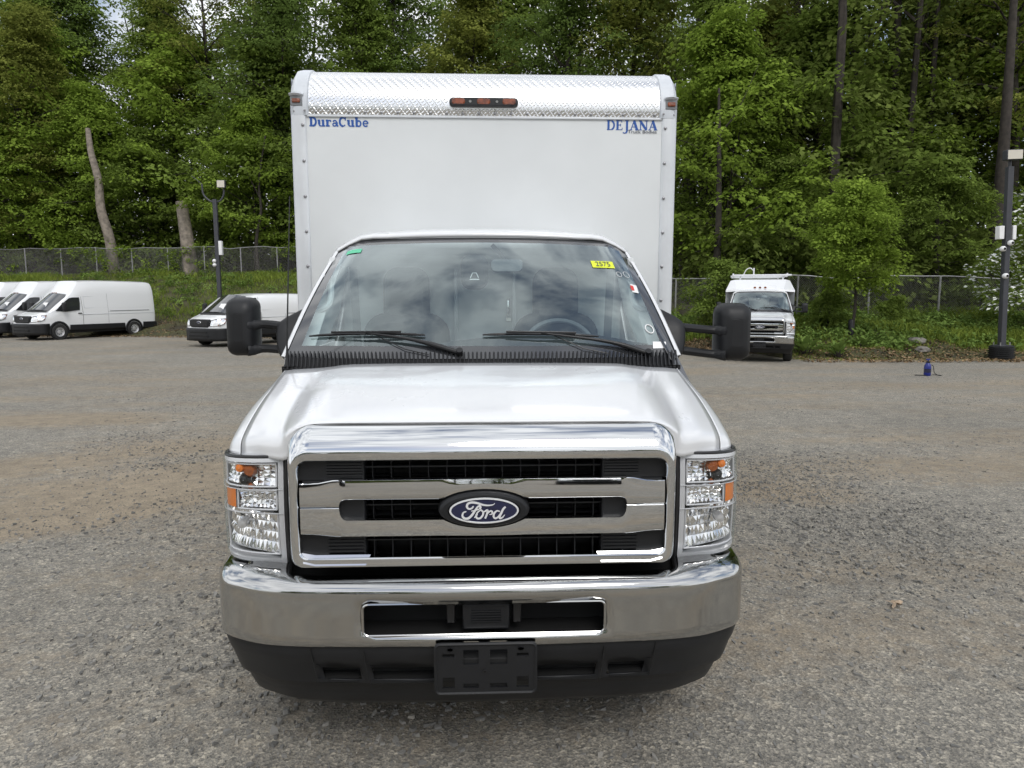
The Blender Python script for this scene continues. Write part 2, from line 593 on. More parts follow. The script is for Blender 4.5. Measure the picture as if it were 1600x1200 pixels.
def arc(cx, cz, rx, rz, a0, a1, n=14):
    return [(cx + rx * cos(radians(a0 + (a1 - a0) * k / n)), cz + rz * sin(radians(a0 + (a1 - a0) * k / n))) for k in range(n + 1)]

def text_mesh(name, s, size, loc, mat, parent, rx=pi / 2, extrude=0.0005, xs=1.0):
    cu = bpy.data.curves.new(name, 'FONT')
    cu.body = s
    cu.size = size
    cu.extrude = extrude
    o = bpy.data.objects.new(name, cu)
    COL.objects.link(o)
    me = bpy.data.meshes.new_from_object(o)
    bpy.data.objects.remove(o)
    co = np.array([v.co[:] for v in me.vertices])
    ca, sa = cos(rx), sin(rx)
    out = np.stack([co[:, 0] * xs, co[:, 1] * ca - co[:, 2] * sa, co[:, 1] * sa + co[:, 2] * ca], 1) + np.array(loc)
    if parent is not None:
        out -= np.array(ORG)
    me.vertices.foreach_set('co', out.ravel())
    me.update()
    return put(name, me, mat, parent)
# ------------------------------------------------------------------ ground
def sstep(a, b, x):
    t = np.clip((np.asarray(x, float) - a) / (b - a), 0, 1)
    return t * t * (3 - 2 * t)
def lot_z(y):
    return -0.22 * sstep(5, 20, y)
YB = np.array([(-80, 42), (-30, 37.5), (-17, 35.6), (-12, 34.6), (-6, 33), (0, 31), (4, 27.6), (7, 26.6), (9.2, 26.2), (9.7, 21.9), (13, 21.6), (17, 21.7), (30, 22), (80, 25)], float)
def yb(x):
    return np.interp(x, YB[:, 0], YB[:, 1])
def bank_d(x):
    return np.interp(x, [-80, -8, 0, 6, 80], [13.5, 13.5, 11, 7.5, 7.5])
def bank_h(x):
    return np.interp(x, [-80, -8, 0, 6, 80], [3.25, 3.25, 2.2, 0.95, 0.95])
def bank_z(x, y):
    x = np.asarray(x, float)
    y = np.asarray(y, float)
    d = y - yb(x)
    D = bank_d(x)
    u = np.clip(d / D, 0, None)
    rise = bank_h(x) * (0.35 * np.clip(u, 0, 1) + 0.65 * sstep(0, 1, u))
    bumps = (0.07 * np.sin(1.7 * x + 0.8 * y) + 0.05 * np.sin(2.9 * y - 1.1 * x) + 0.03 * np.sin(5.3 * x)) * np.clip(d / 1.5, 0, 1)
    return -0.22 - 0.05 + 0.12 * np.clip(d / 0.8, 0, 1) + rise + bumps + 0.075 * np.clip(d - D, 0, None)

xs = np.concatenate([[-400, -150], np.linspace(-60, 60, 61), [150, 400]])
ys = np.concatenate([[-400, -120], np.linspace(-20, 60, 81), [150, 400]])
rows = [[(x, y, float(lot_z(y)) + (0.008 * sin(1.3 * x + .7 * y) + 0.006 * sin(2.1 * y - .6 * x) if 0 < y < 30 else 0)) for x in xs] for y in ys]
o = mesh('gravel_lot', *gridvf(rows), 'gravel')
o['kind'] = 'structure'
def gz(x, y):
    return lot_z(y) + 0.008 * np.sin(1.3 * x + .7 * y) + 0.006 * np.sin(2.1 * y - .6 * x)

# bank: follows the lot's edge, rises to the fence and on into the wood
bx = np.concatenate([np.linspace(-80, -26, 28), np.linspace(-25, 25, 126), np.linspace(27, 80, 27)])
bd = np.concatenate([np.linspace(0, 16, 41), np.linspace(18, 70, 14)])
rows = [[(x, float(yb(x)) + d, float(bank_z(x, yb(x) + d))) for x in bx] for d in bd]
o = mesh('bank', *gridvf(rows), 'soil')
o['kind'] = 'structure'

# loose slate chips lying on the lot
def stones(name, n, xr, yr, smin, smax, seed, fade=0.0, flat=1.0):
    rng = np.random.default_rng(seed)
    x = rng.uniform(*xr, n)
    y = rng.uniform(*yr, n)
    # chips lie thicker in some places than in others
    dirt = np.zeros(n)
    for ex, ey, ra, rb_, rot in DIRT:
        c_, s_ = cos(radians(rot)), sin(radians(rot))
        qx, qy = ((x - ex) * c_ + (y - ey) * s_) / ra, (-(x - ex) * s_ + (y - ey) * c_) / rb_
        dirt = np.maximum(dirt, 1 - np.sqrt(qx * qx + qy * qy))
    keep = (np.sin(0.9 * x + 1.3 * np.sin(0.7 * y)) + np.sin(1.1 * y - 0.5 * x + 2) + rng.normal(0, 0.9, n)) - 1.6 * dirt - fade * np.clip((y - 5.5) / 1.6, 0, 9) > -0.8
    x, y = x[keep], y[keep]
    n = len(x)
    s = smin * (smax / smin) ** (rng.random(n) ** 2.2)
    K = 5
    ang = np.sort(rng.uniform(0, 2 * pi, (n, 1)) + np.arange(K) * 2 * pi / K + rng.uniform(-.45, .45, (n, K)), axis=1)
    rad = rng.uniform(0.65, 1.1, (n, K))
    asp = rng.uniform(0.3, 0.8, (n, 1))
    px, py = np.cos(ang) * rad, np.sin(ang) * rad * asp
    rot = rng.uniform(0, 2 * pi, (n, 1))
    qx, qy = px * np.cos(rot) - py * np.sin(rot), px * np.sin(rot) + py * np.cos(rot)
    th = flat * rng.uniform(0.07, 0.26, (n, 1)) * s[:, None]
    tx, ty = rng.normal(0, 0.16, (n, 1)), rng.normal(0, 0.16, (n, 1))
    S = s[:, None] / 2
    base = gz(x, y)[:, None]
    top = np.stack([x[:, None] + qx * S * .82, y[:, None] + qy * S * .82, base + th + (qx * tx + qy * ty) * S], 2)
    bot = np.stack([x[:, None] + qx * S, y[:, None] + qy * S, base - 0.004 + (qx * tx + qy * ty) * S * 0.3], 2)
    V = np.concatenate([bot, top], 1).reshape(-1, 3)
    k = np.arange(n)[:, None] * (2 * K)
    loops = [np.concatenate([k + K + j for j in range(K)], 1)]
    quads = np.stack([np.concatenate([k + j, k + (j + 1) % K, k + K + (j + 1) % K, k + K + j], 1) for j in range(K)], 1).reshape(-1, 4)
    me = bpy.data.meshes.new(name)
    nl = n * K + len(quads) * 4
    me.vertices.add(len(V))
    me.loops.add(nl)
    me.polygons.add(n + len(quads))
    me.vertices.foreach_set('co', V.ravel())
    me.loops.foreach_set('vertex_index', np.concatenate([loops[0].ravel(), quads.ravel()]).astype(np.int32))
    tot = np.concatenate([np.full(n, K), np.full(len(quads), 4)])
    me.polygons.foreach_set('loop_start', np.concatenate([[0], np.cumsum(tot)[:-1]]).astype(np.int32))
    me.update(calc_edges=True)
    at = me.attributes.new('tint', 'FLOAT', 'POINT')
    at.data.foreach_set('value', np.repeat(np.clip(rng.beta(2, 2.6, n), 0, 1), 2 * K).astype(np.float32))
    sh = me.attributes.new('sharp_face', 'BOOLEAN', 'FACE')
    sh.data.foreach_set('value', np.ones(n + len(quads), dtype=bool))
    return put(name, me, 'stone', None, 'stuff')
o = stones('loose_gravel', 100000, (-5.0, 5.4), (1.6, 10), 0.008, 0.052, 3, fade=.8)
tag(o, 'loose grey slate chips lying on the lot around the truck', 'gravel')
o = stones('loose_gravel', 30000, (-13, 14), (6.0, 19), 0.014, 0.05, 4, flat=.5)
tag(o, 'loose grey stones on the lot farther back', 'gravel')
# ------------------------------------------------------------------ the box truck: cab
AX = 3.32                                  # front axle
ORG[:] = [0, AX, 0]
truck = thing('box_truck', 'large white box truck facing the viewer with chrome grille and bumper', 'truck', (0, AX, 0))
T = truck

PLAN = cr([(0, 2.360), (.2, 2.362), (.42, 2.372), (.62, 2.392), (.78, 2.430), (.89, 2.488), (.965, 2.548), (1.004, 2.630), (1.020, 2.74), (1.026, 2.84), (1.028, 2.98)], 12)
PLX = np.array([p[0] for p in PLAN])
PLY = np.array([p[1] for p in PLAN])
def plan(x):
    return float(np.interp(abs(x), PLX, PLY))
SIDE = [.66, .70, .74, .78, .82, .86, .89, .915, .935, .955, .97, .985, .996, 1.004, 1.012, 1.018, 1.023, 1.026, 1.028]
def sym(xs):
    xs = sorted(set(round(x, 4) for x in xs))
    return [-x for x in xs[::-1] if x > 0] + xs

# chrome bumper with a slot through the face
bxs = sym([0, .1, .2, .3, .38, .42, .46, .52, .6] + SIDE)
def pod(x):
    return float(sstep(.64, .76, abs(x)))
bp = [(.150, .836, 0), (.060, .833, 0), (.026, .829, 0), (.011, .822, 0), (.003, .811, 0), (0.0, .796, 0), (-.001, .762, 0), (-.002, .700, 0), (-.001, .648, 0), (-.003, .622, 0), (.004, .606, 0), (.02, .596, 0), (.05, .592, 0)]
rows = []
for i, (dy, z, _) in enumerate(bp):
    row = []
    for x in bxs:
        zz = z + (0.014 * pod(x) if i < 2 else (0.006 * pod(x) if i == 2 else 0))
        zz -= 0.030 * abs(x) ** 3
        k = 1.0 - (max(0, dy) * 0.35 if abs(x) > .9 else 0)
        row.append((x * k, plan(x) + dy, zz))
    rows.append(row)
def cut(i, j):
    xm = (bxs[j] + bxs[j + 1]) / 2
    return abs(xm) < .42 and 6 <= i <= 7
bump = mesh('bumper', *gridvf(rows, skip=cut), 'chrome_dusty', T, solid=0.006, smooth=50)
ring = [(x, plan(x) - 0.008, z) for x, z in rrect(-.424, .424, .648, .762, .02, n=5)]
ring.append(ring[0])
tube('slot_trim', ring, 0.0045, 'chrome_dusty', bump, n=6)
# dark cavity behind the slot, radar cover and its brackets
mesh('cavity', *gridvf([[(-.5, 2.395, .785), (.5, 2.395, .785)], [(-.5, 2.52, .78), (.5, 2.52, .78)], [(-.5, 2.52, .63), (.5, 2.52, .63)], [(-.5, 2.395, .628), (.5, 2.395, .628)]]), 'void', T)
rad = box('sensor_cover', -.078, .088, 2.385, 2.43, .652, .748, 'black', T, 0.006)
mesh('recess', *rings([(-.066, .076, .662, .738, .004, .004, 2.3845), (-.055, .065, .672, .728, .004, .004, 2.390)], cap=False), 'black_fine', rad)
for k in range(5):
    box('rib', -.048, .058, 2.379, 2.386, .683 + k * .0095, .687 + k * .0095, 'black', rad, 0)
for x in (-.135, .10):
    box('bracket', x, x + .03, 2.40, 2.45, .67, .775, 'black_fine', T)

# black air dam under the bumper
vxs = sym([0, .08, .165, .28, .415, .44, .46, .53, .60, .63] + SIDE)
vp = [(.040, .600, 1.0), (.018, .596, .996), (.012, .580, .990), (.018, .545, .984), (.030, .508, .975), (.034, .456, .962), (.036, .442, .958), (.060, .425, .948), (.072, .380, .938), (.085, .335, .925), (.105, .308, .905), (.14, .296, .87)]
rows = [[(x * s, plan(x) + dy + (1 - s) * .5, z - 0.034 * abs(x) ** 3) for x in vxs] for dy, z, s in vp]
def vcut(i, j):
    xm = abs(vxs[j] + vxs[j + 1]) / 2
    return i == 4 and (.165 < xm < .415 or .46 < xm < .60)
dam = mesh('air_dam', *gridvf(rows, skip=vcut), 'black', T, solid=0.006, smooth=40)
for s in (-1, 1):
    for a, b in ((.17, .41), (.455, .605)):
        x0, x1 = sorted((s * a, s * b))
        y = plan((a + b) / 2)
        mesh('vent_recess', *gridvf([[(x0, y + .04, .512), (x1, y + .04, .512)], [(x0, y + .11, .505), (x1, y + .11, .505)], [(x0, y + .11, .455), (x1, y + .11, .455)], [(x0, y + .04, .447), (x1, y + .04, .447)]]), 'void', dam)
    for x in (.432, .625):
        tube('seam', [(s * x * .99, plan(x) + .0105, .583), (s * x * .978, plan(x) + .022, .52), (s * x * .962, plan(x) + .030, .45)], 0.0022, 'void', dam, n=5)

# number plate bracket: a moulded panel with punched windows and a rolled rim
px0, px1, pz0, pz1 = -.170, .176, .452, .632
gx = [px0, -.150, -.108, -.079, -.020, .024, .085, .112, .156, px1]
gzs = [pz0, .472, .488, .512, .558, .585, .598, .612, .622, pz1]
gx = [-.170, -.147, -.105, -.075, -.022, .018, .078, .110, .152, .176]
def holes(i, j):
    c, r = j, i
    if c in (1, 7) and r in (1, 2):
        return True          # tall windows low in the corners
    if c in (1, 7) and r == 5:
        return True          # short slots above
    if c in (3, 5) and r in (4, 5, 6):
        return True          # square windows
    if c in (3, 5) and r == 1:
        return True
    return False
plate = mesh('plate_bracket', *gridvf([[(x, 2.325, z) for x in gx] for z in gzs], skip=holes), 'black', T, solid=0.010, smooth=0)
pr = [(x, 2.322, z) for x, z in rrect(px0, px1, pz0, pz1, .016)]
tube('rim', pr + [pr[0]], 0.0065, 'black', plate, n=6)
mesh('screw', *ellipse_rings(.0, .533, [(.008, .008, 2.321), (.007, .007, 2.316), (.003, .003, 2.3155)], n=12), 'black_fine', plate)
for x in (-.12, .125):
    mesh('clip', *ellipse_rings(x, .616, [(.012, .008, 2.320), (.010, .006, 2.314)], n=12), 'black_fine', plate)
box('mount', -.10, .106, 2.331, 2.40, .47, .575, 'void', plate, 0.004)

# grille: chrome surround
G = mesh('grille', *rings([(-.702, .702, .850, 1.368, .095, .055, 2.545), (-.702, .702, .850, 1.368, .095, .055, 2.515), (-.698, .698, .853, 1.362, .095, .055, 2.500), (-.690, .690, .858, 1.335, .085, .05, 2.468), (-.683, .683, .864, 1.305, .075, .045, 2.447), (-.676, .676, .870, 1.286, .065, .04, 2.439), (-.668, .668, .878, 1.277, .055, .036, 2.4385), (-.655, .655, .896, 1.256, .038, .03, 2.4415), (-.651, .651, .900, 1.252, .035, .03, 2.447), (-.645, .645, .906, 1.246, .03, .026, 2.56)], n=8), 'chrome', T, smooth=28)
mesh('backing', *rings([(-.70, .70, .845, 1.352, .10, .05, 2.60), (-.69, .69, .85, 1.345, .10, .05, 2.601)], cap=True), 'void', G)
# two chrome bars that part round the badge and meet at their ends
def bar(name, up):
    cols = sym([0, .03, .06, .09, .11, .13, .145, .158, .168, .176, .19, .21, .25, .3, .36, .42, .46, .485, .495, .502, .507, .510, .53, .58, .62, .635, .646])
    rows = [[] for _ in range(8)]
    for x in cols:
        a = abs(x)
        e = .0700 * sqrt(max(0, 1 - (a / .168) ** 2))
        if up:
            top = 1.186 - .004 * a - (0.012 * float(sstep(.52, .60, a)))
            k = max(1.114, 1.077 + e)
            q = (a - .485) / .025
            if a > .485:
                k = 1.114 - .027 * (1 - sqrt(max(0, 1 - min(1, q) ** 2)))
            lo = k
        else:
            lo = .978 + .010 * float(sstep(.5, .62, a))
            k = min(1.040, 1.077 - e)
            q = (a - .485) / .025
            if a > .485:
                k = 1.040 + .0445 * (1 - sqrt(max(0, 1 - min(1, q) ** 2)))
            top = k
        yy = 2.438 + .012 * a * a
        prof_ = ((0, .05), (0.0, .004), (.05, .001), (.3, 0), (.6, .0010), (.97, .0045), (1.0, .0075), (1.0, .06)) if up else ((0, .05), (0.0, .005), (.05, .001), (.3, 0), (.7, .0003), (.975, .001), (1.0, .004), (1.0, .06))
        for r, (t, dy) in enumerate(prof_):
            rows[r].append((x, yy + dy, lo + (top - lo) * t))
    return mesh(name, *gridvf(rows), 'chrome', G, smooth=40)
bar('bar', True)
bar('bar', False)
# bright pads in the lower corners of the surround
for s in (-1, 1):
    mesh('corner_pad', *gridvf([[(s * .42, 2.436, .876), (s * .60, 2.436, .876), (s * .640, 2.437, .885)], [(s * .405, 2.455, .909), (s * .60, 2.455, .909), (s * .648, 2.455, .918)], [(s * .40, 2.52, .914), (s * .60, 2.52, .914), (s * .65, 2.52, .924)]]), 'chrome', G)
# black inserts, ribbed at the ends, with thin fins between
for z0, z1 in ((1.182, 1.25), (1.040, 1.112), (.905, .985)):
    for s in (-1, 1):
        xa, xb = (.425, .655) if z1 - z0 < .069 or z0 < 1.0 or z0 > 1.1 else (.425, .515)
        x0, x1 = sorted((s * xa, s * xb))
        ins = box('insert', x0, x1, 2.475, 2.56, z0 - .01, z1 + .01, 'black', G, 0.006)
        if xb > .6:
            for k in range(5):
                zz = z0 + .010 + k * (z1 - z0 - .016) / 5
                box('rib', *sorted((s * .43, s * .555)), 2.467, 2.478, zz, zz + .006, 'black', ins, 0)
    for k in range(13):
        x = -.40 + k * .80 / 12
        if 1.0 < z0 < 1.1 and abs(x) < .2:
            continue
        box('fin', x - .0015, x + .0015, 2.51, 2.57, z0 - .01, z1 + .01, 'black', G, 0)
    box('crossbar', -.425, .425, 2.505, 2.56, (z0 + z1) / 2 - .002, (z0 + z1) / 2 + .003, 'black', G, 0)
    box('shelf', -.64, .64, 2.47, 2.58, z0 - .012, z0 - .006, 'black', G, 0)
# badge
cx, cz = 0.0, 1.0765
B = mesh('badge', *ellipse_rings(cx, cz, [(.162, .0665, 2.50), (.162, .0665, 2.440), (.158, .063, 2.429), (.147, .056, 2.421), (.128, .050, 2.420)]), 'black', T, smooth=30)
mesh('rim', *ellipse_rings(cx, cz, [(.1225, .0470, 2.4195), (.1215, .0460, 2.4150), (.1160, .0415, 2.4146), (.1150, .0405, 2.4175)], cap=False), 'badge_white', B, smooth=30)
mesh('field', *ellipse_rings(cx, cz, [(.1185, .0435, 2.4178), (.09, .033, 2.4165), (.04, .015, 2.4158)]), 'navy', B, smooth=60)
def bz(P, n=6):
    return [tuple(p) for p in cr(P, n)]
def px(*P):            # script drawn on a 1600 x 700 tracing of the badge
    return [(cx + (u - 790) * .000230, cz + (363 - v) * .000228) for u, v in P]
def taper(n, a, m, b):
    return [a + (m - a) * min(1, 3 * i / n) if i < n / 2 else b + (m - b) * min(1, 3 * (n - i) / n) for i in range(n + 1)]
ink = []
def pen(P, a, m, b):
    q = bz(px(*P))
    ink.append((q, taper(len(q) - 1, a * .00023, m * .00023, b * .00023)))
pen([(630, 285), (600, 320), (555, 325), (528, 290), (545, 245), (600, 225), (680, 235), (760, 262), (850, 275), (925, 265), (955, 242)], 22, 34, 8)
pen([(735, 268), (690, 300), (645, 365), (600, 430), (550, 475), (495, 478), (460, 440), (475, 385), (520, 368)], 24, 36, 16)
pen([(595, 362), (650, 350), (705, 335), (740, 308), (738, 290), (718, 298)], 14, 20, 12)
pen([(715, 300), (742, 335), (755, 370)], 10, 14, 10)
pen([(735, 350), (690, 385), (668, 440), (685, 478), (730, 475), (768, 430), (775, 380), (745, 350), (715, 362)], 18, 30, 16)
pen([(640, 468), (668, 440), (690, 410)], 14, 20, 14)
pen([(770, 375), (800, 370), (830, 352), (845, 365), (830, 420), (805, 482)], 10, 32, 26)
pen([(828, 430), (855, 385), (890, 362), (915, 375), (905, 402)], 14, 26, 22)
pen([(870, 420), (905, 415), (940, 390)], 12, 16, 12)
pen([(1030, 372), (985, 362), (945, 400), (935, 455), (965, 480), (1005, 455), (1040, 400)], 18, 30, 16)
pen([(1118, 300), (1085, 330), (1050, 400), (1025, 455), (1035, 480), (1070, 465), (1105, 425)], 30, 34, 10)
mesh('script', *ribbon(ink, 2.4142, dy=-.0003), 'badge_white', B, smooth=0)

# hood and fenders: E front edge, F crown, M middle, R rear
HC = [
    ((0, 2.520, 1.370), (0, 2.552, 1.389), (0, 2.88, 1.466), (0, 3.215, 1.519)),
    ((.30, 2.520, 1.370), (.30, 2.552, 1.388), (.31, 2.88, 1.465), (.31, 3.217, 1.518)),
    ((.55, 2.522, 1.369), (.552, 2.554, 1.386), (.565, 2.88, 1.460), (.585, 3.223, 1.514)),
    ((.632, 2.525, 1.358), (.645, 2.560, 1.377), (.662, 2.88, 1.449), (.68, 3.230, 1.504)),
    ((.690, 2.531, 1.318), (.708, 2.570, 1.346), (.718, 2.88, 1.426), (.73, 3.235, 1.498)),
    ((.711, 2.548, 1.238), (.745, 2.600, 1.320), (.765, 2.89, 1.409), (.775, 3.240, 1.494)),
    ((.800, 2.600, 1.231), (.822, 2.645, 1.309), (.835, 2.90, 1.401), (.845, 3.250, 1.490)),
    ((.922, 2.690, 1.224), (.924, 2.735, 1.289), (.917, 2.95, 1.384), (.905, 3.280, 1.482))]
FC = [
    ((.927, 2.694, 1.223), (.929, 2.739, 1.2875), (.922, 2.953, 1.3825), (.910, 3.284, 1.4805), (.928, 3.36, 1.535)),
    ((.974, 2.735, 1.221), (.974, 2.785, 1.277), (.961, 2.98, 1.366), (.935, 3.32, 1.466), (.948, 3.42, 1.525)),
    ((.999, 2.775, 1.217), (1.001, 2.825, 1.252), (.990, 3.00, 1.325), (.966, 3.36, 1.418), (.972, 3.50, 1.468)),
    ((1.007, 2.81, 1.202), (1.011, 2.850, 1.200), (1.008, 3.02, 1.235), (.992, 3.40, 1.335), (.996, 3.60, 1.385))]
def mir(C):
    return [tuple((-p[0], p[1], p[2]) for p in c) for c in C]
full = mir(HC[:0:-1]) + HC
rows = surf([[c[r] for c in full] for r in range(4)], 6, 4)
hood = mesh('hood', *gridvf(rows), 'white', T, smooth=60, solid=0.004)
for s in (1, -1):
    C = FC if s > 0 else mir(FC)
    rows = surf([[c[r] for c in C] for r in range(5)], 6, 5)
    mesh('fender', *gridvf(rows), 'white', T, smooth=60, solid=0.004)
    tube('hood_seam', [(p[0] - s * .0025, p[1] - .001, p[2] - .003) for p in cr([C[0][q] for q in range(4)], 6)], .0042, 'black_fine', T, n=5)
    # fender side with the wheel arch
    ysd = np.linspace(2.83, 3.86, 40)
    zt = np.interp(ysd, [2.81, 2.85, 3.02, 3.4, 3.6, 3.86], [1.20, 1.19, 1.215, 1.335, 1.385, 1.44])
    zb = [max(.50, .40 + sqrt(max(0, .47 ** 2 - (y - AX) ** 2))) for y in ysd]
    mesh('fender_side', *gridvf([[(s * (1.004 + .006 * sin(pi * t) - (.012 if t > .99 else 0)), y, b + (z - b) * t) for y, b, z in zip(ysd, zb, zt)] for t in np.linspace(0, 1, 6)]), 'white', T, solid=0.004)
    # door skin, window and frame
    mesh('door', *gridvf(surf([[(s * x, y, z) for y in (3.87, 4.25, 4.66)] for x, z in ((.985, .50), (1.010, .85), (1.008, 1.15), (.990, 1.38), (.962, 1.53))], 4, 2)), 'white', T, solid=0.004)
    mesh('door_upper', *gridvf([[(s * .955, 3.60, 1.39), (s * .99, 3.87, 1.37)], [(s * .955, 3.48, 1.53), (s * .958, 3.87, 1.53)]]), 'white', T)
    dg = mesh('door_window', *gridvf([[(s * .952, 3.56, 1.535), (s * .952, 4.58, 1.535)], [(s * .850, 4.09, 2.00), (s * .850, 4.58, 2.00)]]), 'glass', T)
    mesh('window_frame', *join(gridvf([[(s * .957, 3.45, 1.53), (s * .953, 3.56, 1.53)], [(s * .835, 4.06, 2.02), (s * .846, 4.10, 2.005)]]), gridvf([[(s * .852, 4.10, 2.00), (s * .852, 4.70, 2.00)], [(s * .825, 4.12, 2.06), (s * .825, 4.70, 2.06)]]), gridvf([[(s * .956, 4.58, 1.53), (s * .956, 4.70, 1.53)], [(s * .857, 4.58, 2.01), (s * .857, 4.70, 2.01)]])), 'white', T)
mesh('cab_rear', *gridvf([[(-.97, 4.69, .6), (.97, 4.69, .6)], [(-.955, 4.69, 1.5), (.955, 4.69, 1.5)], [(-.84, 4.69, 2.06), (.84, 4.69, 2.06)], [(-.7, 4.69, 2.13), (.7, 4.69, 2.13)]]), 'light_int', T)

# windscreen surface
def W(s, t, off=0.0):
    a = abs(s)
    xb, xt = .935, .800
    x = s * (xb + (xt - xb) * t)
    yb_, yt_ = 3.265 + .115 * a ** 2.2, 3.945 + .085 * a ** 2.2
    zb_, zt_ = 1.535, 2.138 - .022 * a * a - .055 * max(0, (a - .82) / .18) ** 2
    y = yb_ + (yt_ - yb_) * t - .030 * sin(pi * t) - off * .66
    z = zb_ + (zt_ - zb_) * t + .030 * sin(pi * t) * .5 + off * .75
    return (x, y, z)
S0, T0, T1 = .935, .085, .945
def ss(n, a=-1, b=1):
    return [a + (b - a) * i / n for i in range(n + 1)]
WS = mesh('windscreen', *gridvf([[W(s, t) for s in ss(32, -S0, S0)] for t in ss(16, T0, T1)]), 'glass', T, smooth=80)
def ringpts(n=32, m=16):
    P = [(s, T0) for s in ss(n, -S0, S0)] + [(S0, t) for t in ss(m, T0, T1)][1:] + [(s, T1) for s in ss(n, S0, -S0)][1:] + [(-S0, t) for t in ss(m, T1, T0)][1:-1]
    Q = [(s, 0.0) for s in ss(n)] + [(1, t) for t in ss(m)][1:] + [(s, 1.0) for s in ss(n, 1, -1)][1:] + [(-1, t) for t in ss(m, 1, 0)][1:-1]
    return P, Q
P_, Q_ = ringpts()
mesh('frit_border', *gridvf([[W(*p) for p in P_], [W(*q) for q in Q_]], closed=True), 'frit', WS, smooth=80)

# pillars and roof
for s in (-1, 1):
    rows = []
    for t in ss(14, 0, 1):
        p = W(s, t)
        rows.append([(p[0], p[1] - .004, p[2] + .002), (p[0] + s * .010, p[1] - .004, p[2] + .006), (p[0] + s * .022, p[1] + .012, p[2] + .004), (p[0] + s * .030, p[1] + .05, p[2] - .004), (p[0] + s * .026, p[1] + .12, p[2] - .02)])
    mesh('pillar', *gridvf(rows), 'white', T, smooth=70)
ce = [W(s, 1.0) for s in ss(12)]
def lift(p, s, dy, dz):
    return (p[0] * (1 + .02 * min(1, dy * 8)), p[1] + dy, p[2] + dz * (1 - .35 * abs(s) ** 3))
rows = [[lift(p, s, dy, dz) for p, s in zip(ce, ss(12))] for dy, dz in ((-.002, .002), (-.010, .010), (-.004, .026), (.03, .042), (.12, .058), (.30, .070), (.50, .072), (.76, .062))]
rows = [[(r[0][0] - .03, r[0][1] + .06, r[0][2] - .05)] + [(r[0][0] - .02, r[0][1] + .03, r[0][2] - .015)] + r + [(r[-1][0] + .02, r[-1][1] + .03, r[-1][2] - .015)] + [(r[-1][0] + .03, r[-1][1] + .06, r[-1][2] - .05)] for r in rows]
mesh('roof', *gridvf(surf(rows, 2, 2)), 'white', T, smooth=70)

# cowl: tray and its row of curved louvres
cows = ss(40)
def C0(s):
    a = abs(s)
    return (s * .925, 3.222 + .07 * a ** 2, 1.500 - .012 * a * a)
cw = mesh('cowl', *gridvf([[C0(s) for s in cows], [tuple(np.array(W(s, .035)) * .5 + np.array(C0(s)) * .5 - np.array((0, 0, .010))) for s in cows], [W(s, .036, -.004) for s in cows]]), 'black', T, smooth=60)
parts = []
for k in range(96):
    s = -.985 + 1.97 * k / 95
    a, b = np.array(C0(s)), np.array(W(s * .992, .036))
    lean = .010 * s
    pts = [a + (0, -.002, .008), a * .55 + b * .45 + (lean, 0, .010), b + (lean * 2.2, 0, .004)]
    w = .0042
    rowsL = [[p + (-w, 0, -.004), p + (-w * .6, 0, .004), p + (w * .6, 0, .004), p + (w, 0, -.004)] for p in cr(pts, 3)]
    parts.append(gridvf(rowsL))
mesh('cowl_louvres', *join(*parts), 'black', cw, smooth=40, kind='stuff')

# wipers
def wiper(pivot, a, b, elbow):
    p = [np.array(W(*q, .018)) for q in (pivot, elbow)]
    m = np.array(W((a[0] + b[0]) / 2, (a[1] + b[1]) / 2, .030))
    arm = mesh('wiper', *join(tubevf(cr([np.array(W(*pivot, .012)), p[1] + (0, 0, .006), m], 6), [.013] * 5 + [.010, .009, .008, .007, .006, .006, .005, .005], 8)), 'black_fine', T, smooth=60)
    bl = [np.array(W(a[0] + (b[0] - a[0]) * t, a[1] + (b[1] - a[1]) * t + .012 * sin(pi * t), .012)) for t in ss(10, 0, 1)]
    mesh('blade', *join(tubevf(bl, [.004] + [.007] * 9 + [.004], 6), tubevf([bl[2] + (0, -.012, .012), m + (0, -.004, .004), bl[8] + (0, -.012, .012)], .0055, 6)), 'black_fine', arm, smooth=60)
    mesh('hub', *tubevf([np.array(W(*pivot, -.01)), np.array(W(*pivot, .030))], .016, 10), 'black_fine', arm)
    tube('hose', [np.array(W(a[0] * .4 + b[0] * .6, a[1], .010)), np.array(W(a[0] * .25 + b[0] * .75 + .06, .055, .010)), np.array(W(b[0] + .03, .02, .008))], .0025, 'black_fine', arm, n=5)

# aerial
an = tube('aerial', [(-.905, 3.30, 1.47), (-.904, 3.30, 1.49), (-.902, 3.30, 1.60), (-.872, 3.33, 2.27)], [.016, .009, .0042, .0022], 'black_fine', T)
mesh('aerial_base', *lathe([(1.455, .024), (1.475, .022), (1.485, .012), (1.49, .001)], 14, 'z', (-.905, 3.30, 0)), 'black_fine', an)

